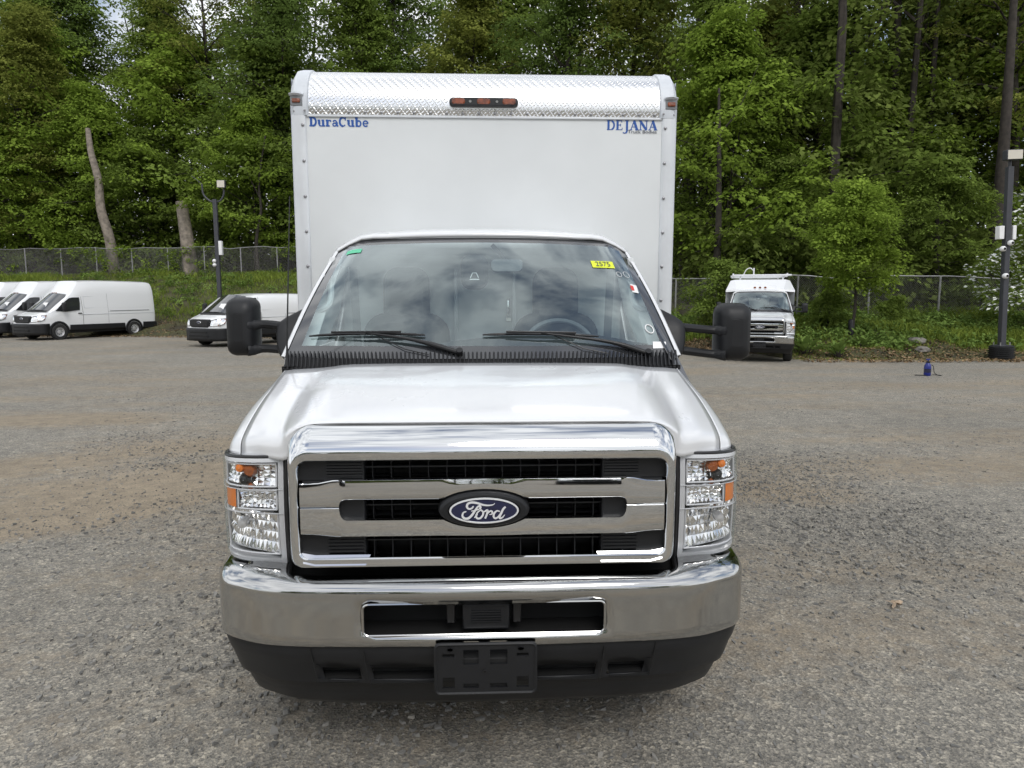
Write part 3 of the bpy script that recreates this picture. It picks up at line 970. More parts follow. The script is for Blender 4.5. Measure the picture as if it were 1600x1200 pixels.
# towing mirrors
def mirror(s, x0, x1, z0, z1, yc):
    w = []
    for k, (sc_, dy) in enumerate(((.30, -.078), (.55, -.074), (.80, -.058), (.93, -.032), (.985, .0), (1.0, .035), (.985, .060), (.90, .064))):
        cx_, cz_ = (x0 + x1) / 2, (z0 + z1) / 2
        hw, hh = (x1 - x0) / 2 * sc_, (z1 - z0) / 2 * (1 - (1 - sc_) * .75)
        w.append((cx_ - hw, cx_ + hw, cz_ - hh, cz_ + hh, min(hw, hh) * .62, min(hw, hh) * .55, yc + dy))
    head = mesh('mirror', *rings(w, n=7, cap=True), 'black', T, smooth=60)
    mesh('mirror_glass', *gridvf([[(x0 + .015, yc + .066, z0 + .02), (x1 - .015, yc + .066, z0 + .02)], [(x0 + .015, yc + .066, z1 - .02), (x1 - .015, yc + .066, z1 - .02)]]), 'chrome', head)
    zi = z0 + (z1 - z0) * .70
    xi, xo = (x1, x0) if s < 0 else (x0, x1)
    tube('parting_line', cr([(xi - s * .004 + s * .008, yc + .0, zi + .004), (xi + s * .03, yc - .062, zi + .006), ((x0 + x1) / 2, yc - .077, zi + .004), (xo - s * .03, yc - .058, zi - .008), (xo - s * .006, yc - .01, zi - .035)], 5), .0025, 'black', head, n=6)
    for z, zz in ((z0 + (z1 - z0) * .53, 1.665), (z0 + (z1 - z0) * .12, 1.545)):
        tube('arm', cr([(xi + s * .045, yc - .045, z), (xi + s * .01, yc - .03, z), (xi - s * .05, yc - .02, z + .004), (s * .99, yc - .06, zz)], 4), [.034] * 2 + [.032, .030, .027, .025] + [.0225] * 7, 'black', head, n=10)
    # sail and swivel on the door
    mesh('mount', *gridvf(surf([[(s * .945, 3.56, 1.50), (s * .950, 3.62, 1.48), (s * .955, 3.76, 1.48), (s * .955, 3.84, 1.50)], [(s * .975, 3.57, 1.53), (s * 1.025, 3.62, 1.52), (s * 1.025, 3.74, 1.52), (s * .97, 3.84, 1.53)], [(s * .965, 3.62, 1.60), (s * 1.045, 3.64, 1.61), (s * 1.045, 3.74, 1.61), (s * .965, 3.84, 1.60)], [(s * .945, 3.66, 1.68), (s * 1.03, 3.67, 1.69), (s * 1.03, 3.74, 1.69), (s * .945, 3.84, 1.68)], [(s * .915, 3.74, 1.755), (s * .93, 3.74, 1.757), (s * .93, 3.78, 1.757), (s * .915, 3.84, 1.755)]], 3, 4)), 'black', head, smooth=70)
mirror(-1, -1.322, -1.166, 1.512, 1.815, 3.74)
mirror(1, 1.238, 1.420, 1.478, 1.785, 3.74)

# headlamps
rngH = random.Random(5)
def headlamp(sd):
    def Lp(s, t, d=0.0):
        zi0, zi1, zo0, zo1 = .830, 1.232, .832, 1.214
        x = .738 + .276 * sin(s * pi / 2) ** 1.0 if s > .0 else .738 + .4 * s
        y = 2.580 + .045 * s + .175 * max(0, s) ** 2.6
        zb_ = zi0 + (zo0 - zi0) * s + .028 * max(0, (s - .7) / .3) ** 2
        zt_ = zi1 + (zo1 - zi1) * s
        y -= .014 * sin(pi * t)
        return (sd * (x - d * max(0, s) ** 2 * .8), y + d, zb_ + (zt_ - zb_) * t)
    H = mesh('headlamp', *gridvf([[Lp(s, t, .085) for s in ss(10, 0, .97)] for t in ss(8, .01, .99)]), 'bezel', T, smooth=60)
    # housing rim
    rimp = [(s, 0.0) for s in ss(10, 0, 1)] + [(1, t) for t in ss(6, 0, 1)][1:] + [(s, 1.0) for s in ss(10, 1, 0)][1:] + [(0, t) for t in ss(6, 1, 0)][1:-1]
    inner = [(.045 + .92 * s if s < .5 else .03 + .94 * s, .035 + .93 * t) for s, t in rimp]
    mesh('housing', *gridvf([[Lp(s, t, .10) for s, t in rimp], [Lp(s, t, .008) for s, t in rimp], [Lp(s, t, .006) for s, t in inner], [Lp(s, t, .085) for s, t in inner]], closed=True), 'bezel', H, smooth=30)
    def chamber(s0, s1, t0, t1, ns, nt_, amp, bowl, mat='reflector', nm='reflector'):
        V, F = [], []
        for i in range(ns):
            for j in range(nt_):
                a0, a1 = s0 + (s1 - s0) * i / ns, s0 + (s1 - s0) * (i + 1) / ns
                b0, b1 = t0 + (t1 - t0) * j / nt_, t0 + (t1 - t0) * (j + 1) / nt_
                def dep(a, b):
                    u, v = 2 * (a - s0) / (s1 - s0) - 1, 2 * (b - t0) / (t1 - t0) - 1
                    return .022 + bowl * (1 - .75 * (u * u) - .35 * v * v)
                k = len(V)
                V += [Lp(a0, b0, dep(a0, b0)), Lp(a1, b0, dep(a1, b0)), Lp(a1, b1, dep(a1, b1)), Lp(a0, b1, dep(a0, b1))]
                ca, cb = (a0 + a1) / 2 + rngH.uniform(-.3, .3) * (a1 - a0), (b0 + b1) / 2 + rngH.uniform(-.3, .3) * (b1 - b0)
                V.append(Lp(ca, cb, dep(ca, cb) - amp * rngH.uniform(.5, 1.2)))
                F += [(k, k + 1, k + 4), (k + 1, k + 2, k + 4), (k + 2, k + 3, k + 4), (k + 3, k, k + 4)]
        c = mesh(nm, V, F, mat, H, smooth=0)
        fr = [(s, t0) for s in ss(6, s0, s1)] + [(s1, t) for t in ss(4, t0, t1)][1:] + [(s, t1) for s in ss(6, s1, s0)][1:] + [(s0, t) for t in ss(4, t1, t0)][1:]
        tube('trim', [Lp(s, t, .014) for s, t in fr], .0036, 'bezel', c, n=6)
        return c
    chamber(.065, .88, .735, .945, 12, 6, .008, .030)
    chamber(.065, .47, .520, .700, 9, 5, .010, .030)
    chamber(.06, .86, .085, .480, 17, 4, .012, .045)
    mesh('side_reflector', *gridvf([[Lp(s, t, .012) for s in ss(4, .50, .71)] for t in ss(4, .525, .705)]), 'amber', H, smooth=60)
    # turn-signal bulb and its amber shield, main bulb
    p = np.array(Lp(.34, .875, .034))
    mesh('signal_bulb', *lathe([(-.016, .001), (-.013, .018), (0, .027), (.012, .026), (.03, .02)], 14, 'y', p), 'amber_dark', H)
    mesh('amber_shield', *lathe([(-.012, .001), (-.009, .013), (0, .018), (.02, .016)], 12, 'y', p + (sd * .038, .004, .008)), 'amber', H)
    mesh('lower_bulb', *lathe([(-.012, .001), (-.009, .010), (0, .014), (.02, .012)], 12, 'y', p + (0, .004, -.062)), 'amber_dark', H)
    p = np.array(Lp(.40, .79, .030))
    mesh('signal_hood', *lathe([(-.018, .001), (-.014, .014), (0, .022), (.02, .022)], 14, 'y', p), 'black_fine', H)
    p = np.array(Lp(.44, .36, .026))
    mesh('main_bulb', *lathe([(-.02, .001), (-.018, .015), (-.006, .018), (.03, .018)], 14, 'y', p), 'steel', H)
    # the clear cover, with two moulded lines across it
    mesh('lens', *gridvf([[Lp(s, t) for s in ss(14, 0, 1)] for t in ss(10, .0, 1)]), 'lens', H, smooth=80)
    for t in (.49, .715):
        tube('moulded_line', [Lp(s, t, .002) for s in ss(12, 0, 1)], .0016, 'bezel', H, n=5)
    # dark gap beside the grille and above the lamp
    mesh('gasket', *join(tubevf([Lp(-.035, t, .012) for t in ss(6, 0, 1.01)], .0095, 6), tubevf([Lp(s, 1.013, .012) for s in ss(8, -.03, .99)], .007, 6)), 'black_fine', H)
headlamp(1)
headlamp(-1)
# apron that closes the gap between lamps, grille and bumper
mesh('front_apron', *gridvf([[(x * 1.0, plan(x) + .19, .80) for x in sym([0, .3, .6, .8, .9, .97])], [(x, plan(x) + .25, 1.20) for x in sym([0, .3, .6, .8, .9, .97])], [(x * .97, plan(x) + .27, 1.255) for x in sym([0, .3, .6, .8, .9, .93])]]), 'void', T)

# inside the cab
mesh('dashboard', *gridvf(surf([[(x, 3.36 + .10 * abs(x / .9) ** 2, 1.515) for x in (-.88, -.45, 0, .45, .88)], [(x, 3.62, z) for x, z in ((-.9, 1.535), (-.45, 1.535), (-.12, 1.56), (.45, 1.59), (.9, 1.56))], [(x, 3.80, z) for x, z in ((-.9, 1.53), (-.45, 1.53), (-.10, 1.575), (.45, 1.62), (.9, 1.56))], [(x, 3.86, z) for x, z in ((-.9, 1.48), (-.45, 1.48), (-.1, 1.53), (.45, 1.56), (.9, 1.5))], [(x, 3.86, 1.0) for x in (-.9, -.45, 0, .45, .9)]], 4, 6)), 'dark_int', T, smooth=60)
mesh('cab_floor', *boxvf(-.95, .95, 2.9, 4.68, .62, .68), 'dark_int', T)
mesh('firewall', *gridvf([[(-.93, 3.30, .65), (.93, 3.30, .65)], [(-.93, 3.30, 1.50), (.93, 3.30, 1.50)]]), 'void', T)
bulk = mesh('bulkhead', *boxvf(-.90, .90, 4.64, 4.67, .7, 2.08), 'light_int', T, bevel=.004)
for x in (-.175, .20):
    box('door_edge', x - .012, x + .012, 4.615, 4.638, .75, 2.0, 'steel', bulk)
mesh('latch', *join(tubevf([(.165, 4.61, 1.70), (.165, 4.60, 1.76), (.165, 4.61, 1.80)], .011, 8), boxvf(.150, .180, 4.60, 4.636, 1.66, 1.70)), 'chrome', bulk)
for sx in (-.46, .44):
    st = mesh('seat', *rings([(sx - .10, sx + .10, 1.30, 1.96, .06, .06, 4.30), (sx - .14, sx + .14, 1.22, 1.99, .09, .1, 4.34), (sx - .13, sx + .13, 1.2, 1.98, .09, .1, 4.42)], cap=True), 'dark_int', T, smooth=60)
    mesh('seat_back', *rings([(sx - .22, sx + .22, 1.02, 1.66, .10, .06, 4.26), (sx - .26, sx + .26, 1.0, 1.72, .14, .08, 4.31), (sx - .25, sx + .25, 1.0, 1.71, .14, .08, 4.42)], cap=True), 'dark_int', st, smooth=60)
    box('seat_cushion', sx - .26, sx + .26, 3.95, 4.42, .95, 1.12, 'dark_int', st, .03)
sw = []
for k in range(33):
    a = 2 * pi * k / 32
    sw.append((.43 + .20 * cos(a), 3.98 + .10 * sin(a), 1.515 + .165 * sin(a)))
stw = tube('steering_wheel', sw, .015, 'grey_int', T)
mesh('wheel_hub', *join(lathe([(-.03, .001), (-.03, .06), (.02, .07)], 14, 'y', (.43, 3.97, 1.50)), tubevf([(.24, 3.98, 1.515), (.43, 3.96, 1.50), (.62, 3.98, 1.515)], .014, 6), tubevf([(.43, 3.97, 1.50), (.43, 3.85, 1.42)], .03, 8)), 'dark_int', stw)
for s in (-1, 1):
    gh = tube('grab_handle', cr([(s * .845, 3.84, 1.92), (s * .80, 3.80, 1.88), (s * .80, 3.74, 1.78), (s * .86, 3.70, 1.74)], 5), .017, 'light_int', T)
    mesh('pillar_trim', *gridvf([[(s * .90, 3.50, 1.56), (s * .84, 3.56, 1.56)], [(s * .83, 3.95, 2.03), (s * .77, 4.0, 2.03)]]), 'light_int', gh)
    mesh('belt', *gridvf([[(s * .80, 4.50, 1.1), (s * .75, 4.50, 1.1)], [(s * .83, 4.50, 2.0), (s * .78, 4.50, 2.0)]]), 'grey_int', gh)
# camera pod and rear-view mirror behind the glass
p = np.array(W(-.055, .80, -.115))
pod_ = mesh('camera_pod', *rings([(p[0] - .055, p[0] + .055, p[2] - .065, p[2] + .075, .035, .035, p[1] - .012), (p[0] - .074, p[0] + .074, p[2] - .085, p[2] + .10, .05, .055, p[1] + .01), (p[0] - .070, p[0] + .070, p[2] - .08, p[2] + .095, .045, .045, p[1] + .06)], cap=True), 'black', T, smooth=50)
mesh('camera_window', *ribbon([([(p[0] - .026, p[2] - .030), (p[0] + .026, p[2] - .030)], .006), ([(p[0] - .022, p[2] - .022), (p[0] - .010, p[2] + .004), (p[0] + .010, p[2] + .004), (p[0] + .022, p[2] - .022)], .005)], p[1] - .0135), 'paper', pod_, smooth=0)
rm = mesh('rear_view_mirror', *rings([(.045, .215, 1.955, 2.015, .022, .03, 3.915), (.04, .22, 1.95, 2.02, .025, .032, 3.93), (.045, .215, 1.955, 2.015, .022, .03, 3.95)], cap=True), 'grey_int', T, smooth=50)
tube('mirror_stem', [(.13, 3.93, 2.0), (.10, 3.97, 2.05), (.05, 3.96, 2.10)], .012, 'black_fine', rm)

# wheels: steel disc, tyre
def wheel(x, y, r, w, parent, sd):
    ty = mesh('wheel', *lathe([(-w / 2, r * .60), (-w / 2, r * .93), (-w * .40, r * .985), (-w * .25, r), (w * .25, r), (w * .40, r * .985), (w / 2, r * .93), (w / 2, r * .60), (-w / 2, r * .60)], 28, 'x', (x, y, r)), 'rubber', parent, smooth=40)
    mesh('rim', *lathe([(sd * w * .48, r * .62), (sd * w * .40, r * .58), (sd * w * .15, r * .50), (sd * w * .10, r * .30), (sd * w * .35, r * .22), (sd * w * .38, r * .01)], 24, 'x', (x, y, r)), 'steel', ty, smooth=40)
    return ty
CABEND = None
for s in (-1, 1):
    wheel(s * .86, AX, .385, .235, T, s)
for s in (-1, 1):
    box('chassis_rail', s * .43 - .04, s * .43 + .04, 2.62, 8.6, .55, .75, 'black_fine', T)
box('engine_bay', -.62, .62, 2.68, 3.28, .45, 1.15, 'void', T)
wiper((-.118, .03), (-.907, .142), (-.30, .150), (-.341, .097))
wiper((.84, .012), (-.003, .150), (.60, .135), (.643, .082))

# stickers on the windscreen (small sheets a hair in front of the glass)
def sticker(name, s0, s1, t0, t1, mat, skew=0.0, n=3, off=.003):
    return mesh(name, *gridvf([[W(s + skew * (t - t0), t + (skew * .12) * (s - s0), off) for s in ss(n, s0, s1)] for t in ss(2, t0, t1)]), mat, WS, smooth=80)
yst = sticker('stock_sticker', .690, .835, .712, .778, 'yellow')
tx = text_mesh('stock_number', '2575', 1.0, (0, 0, 0), 'grey_ink', None, rx=0, extrude=0)
V_ = np.array([v.co[:] for v in tx.data.vertices])
V_ = (V_ - V_.min(0)) / np.maximum(V_.max(0) - V_.min(0), 1e-6)
tx.data.vertices.foreach_set('co', np.array([np.array(W(.715 + .095 * v[0], .724 + .044 * v[1], .0065)) - ORG for v in V_]).ravel())
tx.parent = yst
g = sticker('oval_sticker', -.90, -.80, .865, .905, 'green_st')
sticker('form_sticker', .885, .925, .50, .575, 'paper', .10)
sticker('red_print', .882, .902, .515, .56, 'red', .10, off=.005)
sticker('bar_sticker', .880, .955, .055, .105, 'paper', .25)
for c_s, c_t, r_ in ((.90, .20, .028), (.845, .655, .020), (.895, .665, .024)):
    ring = [W(c_s + r_ * cos(a) * .8, c_t + r_ * 1.15 * sin(a), .003) for a in np.linspace(0, 2 * pi, 19)]
    tube('etched_mark', ring, .0012 if r_ < .027 else .0032, 'paper', WS, n=5)

# ------------------------------------------------------------------ the cargo box
BC = .024
BX = 1.252
bxl, bxr = BC - BX, BC + BX
YF = 4.75
NOSE = [(4.752, 2.962), (4.742, 3.00), (4.742, 3.05), (4.752, 3.10), (4.774, 3.155), (4.812, 3.21), (4.868, 3.253), (4.94, 3.279), (5.02, 3.289), (5.14, 3.293)]
front = mesh('front_panel', *boxvf(bxl + .10, bxr - .10, YF, YF + .03, .95, 2.985), 'box', T, bevel=.003)
mesh('cargo_box', *join(gridvf([[(bxl, 4.86, .95), (bxl, 9.3, .95)], [(bxl, 4.86, 3.20), (bxl, 9.3, 3.20)]]), gridvf([[(bxr, 4.86, .95), (bxr, 9.3, .95)], [(bxr, 4.86, 3.20), (bxr, 9.3, 3.20)]]), gridvf([[(bxl, 5.1, 3.285), (bxr, 5.1, 3.285)], [(bxl, 9.3, 3.285), (bxr, 9.3, 3.285)]]), gridvf([[(bxl, 9.3, .95), (bxr, 9.3, .95)], [(bxl, 9.3, 3.285), (bxr, 9.3, 3.285)]]), boxvf(bxl + .02, bxr - .02, 4.78, 9.3, .86, .95)), 'box', T, smooth=0)
for s, xe in ((-1, bxl), (1, bxr)):
    box('top_rail', *sorted((xe + s * .006, xe - s * .03)), 5.05, 9.31, 3.17, 3.297, 'post', T, .006)
    box('bottom_rail', *sorted((xe + s * .006, xe - s * .03)), 4.9, 9.31, .90, 1.02, 'post', T, .006)
    prof = [(.110, 4.756), (.106, 4.742), (.095, 4.736), (.06, 4.735), (.030, 4.742), (.010, 4.762), (.0, 4.795), (-.004, 4.84), (-.004, 4.94)]
    post = mesh('corner_post', *gridvf([[(xe - s * d, y, z) for d, y in prof] for z in (.92, 1.6, 2.3, 2.966)]), 'post', T, smooth=50)
    z = 2.90
    while z > 1.0:
        mesh('rivet', *lathe([(4.7345, .011), (4.729, .0095), (4.7265, .004), (4.7262, .0005)], 10, 'y', (xe - s * .088, 0, z)), 'bolt', post)
        z -= .222
    # cast cap on the roof corner with its marker lamp
    D = [.128, .120, .09, .06, .035, .015, .003, -.004, -.006]
    rows = []
    for (y, z) in NOSE:
        row = []
        for d in D:
            k = max(0, (.05 - d) / .056)
            up = max(0, (z - 3.12) / .17)
            out = .014 * min(1, (.128 - d) / .008)
            row.append((xe - s * d, y - out * (1 - up * .8) + .085 * k ** 2.2, z + (.014 * up if d < .125 else 0) - (.075 * k ** 2.4) * up))
        rows.append(row)
    # skirt that closes the lower edge
    rows = [[(p[0], p[1] + .012, p[2] - .001) for p in rows[0]]] + rows
    rows[1] = [(p[0], p[1] - .004, p[2]) for p in rows[1]]
    cap = mesh('corner_cap', *gridvf(rows), 'cast', T, smooth=40)
    mesh('cap_side', *gridvf([[(xe + s * .006, 4.822, 2.962), (xe + s * .006, 5.14, 2.962)], [(xe + s * .006, 4.86, 3.22), (xe + s * .006, 5.14, 3.22)]]), 'cast', cap)
    # brow, recess and lamp
    x0, x1 = sorted((xe - s * .098, xe - s * .010))
    mesh('lamp_brow', *gridvf(surf([[(x0, 4.73, 3.092), ((x0 + x1) / 2, 4.722, 3.094), (x1, 4.735, 3.092)], [(x0, 4.712, 3.085), ((x0 + x1) / 2, 4.700, 3.087), (x1, 4.722, 3.085)], [(x0, 4.725, 3.074), ((x0 + x1) / 2, 4.72, 3.076), (x1, 4.735, 3.074)]], 2, 4)), 'cast', cap, smooth=60)
    box('lamp_recess', x0 + .006, x1 - .006, 4.7235, 4.735, 3.015, 3.078, 'grey_int', cap, .004)
    lm = box('marker_lamp', (x0 + x1) / 2 - .026, (x0 + x1) / 2 + .026, 4.7145, 4.726, 3.032, 3.058, 'amber_deep', cap, .006)
    for zz in (2.985,):
        for d in (.035, .105):
            mesh('screw', *lathe([(4.717, .008), (4.712, .006), (4.711, .0005)], 8, 'y', (xe - s * d, .004 if d > .05 else .022, zz)), 'bolt', cap)

# bright tread-plate nose: sheet, raised lugs, fixings along the lower edge
nx0, nx1 = bxl + .122, bxr - .122
NP = cr([np.array(p) for p in NOSE], 4)
nose = mesh('tread_plate', *gridvf([[(nx0, p[0] - .002, p[1]), (nx1, p[0] - .002, p[1])] for p in NP]), 'tread', T, smooth=60)
arcl = np.concatenate([[0], np.cumsum([np.linalg.norm(NP[i + 1] - NP[i]) for i in range(len(NP) - 1)])])
NPy, NPz = np.array([p[0] for p in NP]), np.array([p[1] for p in NP])
V, F = [], []
def on_nose(x, u, h):
    y, z = np.interp(u, arcl, NPy), np.interp(u, arcl, NPz)
    e = .01
    ty, tz = np.interp(u + e, arcl, NPy) - np.interp(u - e, arcl, NPy), np.interp(u + e, arcl, NPz) - np.interp(u - e, arcl, NPz)
    q = sqrt(ty * ty + tz * tz) + 1e-9
    return (x, y - .002 - tz / q * h, z + ty / q * h)
pitch = .0250
ncol, nrow = int((nx1 - nx0) / pitch), int((arcl[-1] - .01) / (pitch * .62))
for i in range(ncol):
    for j in range(nrow):
        cxx = nx0 + .015 + i * pitch + (pitch / 2 if j % 2 else 0)
        u = .012 + j * pitch * .62
        if cxx > nx1 - .012 or (abs(cxx - .01) < .235 and .045 < u < .125):
            continue
        sg = 1 if (i + j + j // 2) % 2 else -1
        l, w = .0120, .0030
        k = len(V)
        for a, b, h in ((-l, -sg * l * .72, 0), (w * sg, -w, 0), (l, sg * l * .72, 0), (-w * sg, w, 0), (-l * .35, -sg * l * .25, .0021), (l * .35, sg * l * .25, .0021)):
            V.append(on_nose(cxx + a, u + b, h))
        F += [(k, k + 1, k + 5, k + 4), (k + 1, k + 2, k + 5), (k + 2, k + 3, k + 5), (k + 3, k, k + 4), (k + 3, k + 4, k + 5)]
mesh('raised_lugs', V, F, 'tread', nose, smooth=0, kind='stuff')
k = 0
x = nx0 + .05
while x < nx1 - .01:
    mesh('rivet', *lathe([(4.742, .010), (4.736, .0085), (4.733, .003), (4.7328, .0004)], 10, 'y', (x, 0, 2.982)), 'bolt', nose)
    x += .1035
box('lower_lip', nx0 - .01, nx1 + .01, 4.738, 4.752, 2.952, 2.966, 'post', nose, .003)
lb = mesh('light_bar', *rings([(-.200, .222, 3.026, 3.066, .018, .018, 4.70), (-.208, .230, 3.020, 3.072, .024, .024, 4.708), (-.210, .232, 3.018, 3.074, .026, .026, 4.745)], cap=True), 'black_fine', T, smooth=40)
for k, xx in enumerate((-.150, -.010 + .02, .172)):
    mesh('amber_lens', *rings([(xx - .034, xx + .034, 3.031, 3.061, .012, .012, 4.690), (xx - .042, xx + .042, 3.028, 3.064, .014, .014, 4.6985)], cap=True), 'amber_deep', lb, smooth=50)
for xx in (-.075, .095):
    mesh('screw', *ellipse_rings(xx, 3.046, [(.009, .009, 4.6995), (.008, .008, 4.696)], n=12), 'galv', lb)

# lettering
def slab(word, x0, z0, hgt, total):
    """bold slab-serif capitals and small letters, drawn as strokes on a unit height"""
    w, sf, xh = .26, .16, .72
    G_ = {}
    def stem(x, a, b, ww=w):
        return ([(x, a), (x, b)], ww)
    def serif(x, z, l, r):
        return ([(x - l, z), (x + r, z)], sf)
    e = sf / 2
    G_['D'] = (.98, [stem(.24, 0, 1), serif(.24, e, .22, .2), serif(.24, 1 - e, .22, .2), (arc(.40, .5, .40, .43, 90, -90), [.13] + [.22] * 13 + [.13])])
    G_['u'] = (.92, [stem(.20, .22, xh), serif(.20, xh - e, .19, 0), (arc(.40, .24, .20, .17, 180, 300, 8), .15), stem(.66, 0, xh), serif(.66, xh - e, .19, 0), serif(.66, e, 0, .22)])
    G_['r'] = (.74, [stem(.24, 0, xh), serif(.24, e, .20, .26), serif(.24, xh - e, .20, 0), (arc(.50, .42, .22, .22, 165, 55, 6), .15), ([(.62, .62), (.62, .48)], .15)])
    G_['a'] = (.80, [(arc(.36, .44, .22, .20, 160, 0, 8), .14), stem(.58, .08, .46), (arc(.33, .22, .20, .155, 0, 360, 16), .14), serif(.58, e, 0, .20)])
    G_['C'] = (.98, [(arc(.50, .5, .36, .43, 48, 318, 20), [.13] * 4 + [.22] * 13 + [.13] * 4), ([(.80, .64), (.80, 1.0)], .13)])
    G_['b'] = (.86, [stem(.22, 0, 1), serif(.22, 1 - e, .20, 0), (arc(.46, .34, .24, .28, 150, -150, 16), .17)])
    G_['e'] = (.78, [(arc(.40, .34, .27, .28, 0, 320, 18), .16), ([(.14, .34), (.68, .34)], .11)])
    adv = sum(G_[c][0] for c in word)
    sx = total / adv
    out, cur = [], 0
    for c in word:
        for pts, ww in G_[c][1]:
            f = (sx + hgt) / 2
            out.append(([(x0 + (cur + p[0]) * sx, z0 + p[1] * hgt) for p in pts], [q * f for q in ww] if isinstance(ww, list) else ww * f))
        cur += G_[c][0]
    return out
mesh('maker_lettering', *ribbon(slab('DuraCube', -1.103, 2.893, .060, .378), YF - .0015, dy=-.0003), 'blue_ink', front, smooth=0)
def roman(word, x0, z0, hgt, total):
    t_, h_ = .22, .075
    G_ = {
        'D': (.90, [([(.2, 0), (.2, 1)], t_), ([(.04, .03), (.45, .03)], h_), ([(.04, .97), (.45, .97)], h_), (arc(.40, .5, .36, .47, 90, -90), [.05] + [.08] + [.17] * 11 + [.08, .05])]),
        'E': (.78, [([(.2, 0), (.2, 1)], t_), ([(.04, .03), (.66, .03)], h_), ([(.04, .97), (.62, .97)], h_), ([(.2, .52), (.50, .52)], h_), ([(.50, .38), (.50, .66)], h_), ([(.64, .0), (.68, .24)], h_), ([(.61, .78), (.61, 1.0)], h_)]),
        'J': (.62, [([(.36, -.05), (.36, 1)], t_), ([(.16, .97), (.56, .97)], h_), (arc(.14, -.06, .22, .26, 0, -140, 10), [.17] * 5 + [.10] * 6)]),
        'A': (.92, [([(.46, 1.02), (.12, 0)], h_ + .02), ([(.43, 1.0), (.76, 0)], t_ + .03), ([(.24, .33), (.64, .33)], h_), ([(.0, .03), (.26, .03)], h_), ([(.56, .03), (.92, .03)], h_)]),
        'N': (.95, [([(.17, 0), (.17, 1)], h_ + .02), ([(.14, .98), (.76, .02)], t_ + .02), ([(.78, 0), (.78, 1)], h_ + .02), ([(.02, .03), (.32, .03)], h_), ([(.62, .97), (.93, .97)], h_), ([(.02, .97), (.2, .97)], h_)])}
    adv = sum(G_[c][0] for c in word)
    sx = total / adv
    out, cur = [], 0
    for c in word:
        for pts, ww in G_[c][1]:
            f = (sx + hgt) / 2
            out.append(([(x0 + (cur + p[0]) * sx, z0 + p[1] * hgt) for p in pts], [q * f for q in ww] if isinstance(ww, list) else ww * f))
        cur += G_[c][0]
    return out
mesh('dealer_lettering', *ribbon(roman('DEJANA', .806, 2.889, .060, .334), YF - .0015, dy=-.0003), 'blue_ink', front, smooth=0)
text_mesh('dealer_subtitle', 'Truck Bodies', .030, (.945, YF - .004, 2.869), 'grey_ink', front, xs=1.18, extrude=.0003)

for s in (-1, 1):
    for dx in (.72, .98):
        wheel(s * dx, 7.35, .385, .235, T, s)
box('fuel_tank', -.35, .35, 5.2, 6.6, .50, .80, 'black_fine', T, .03)
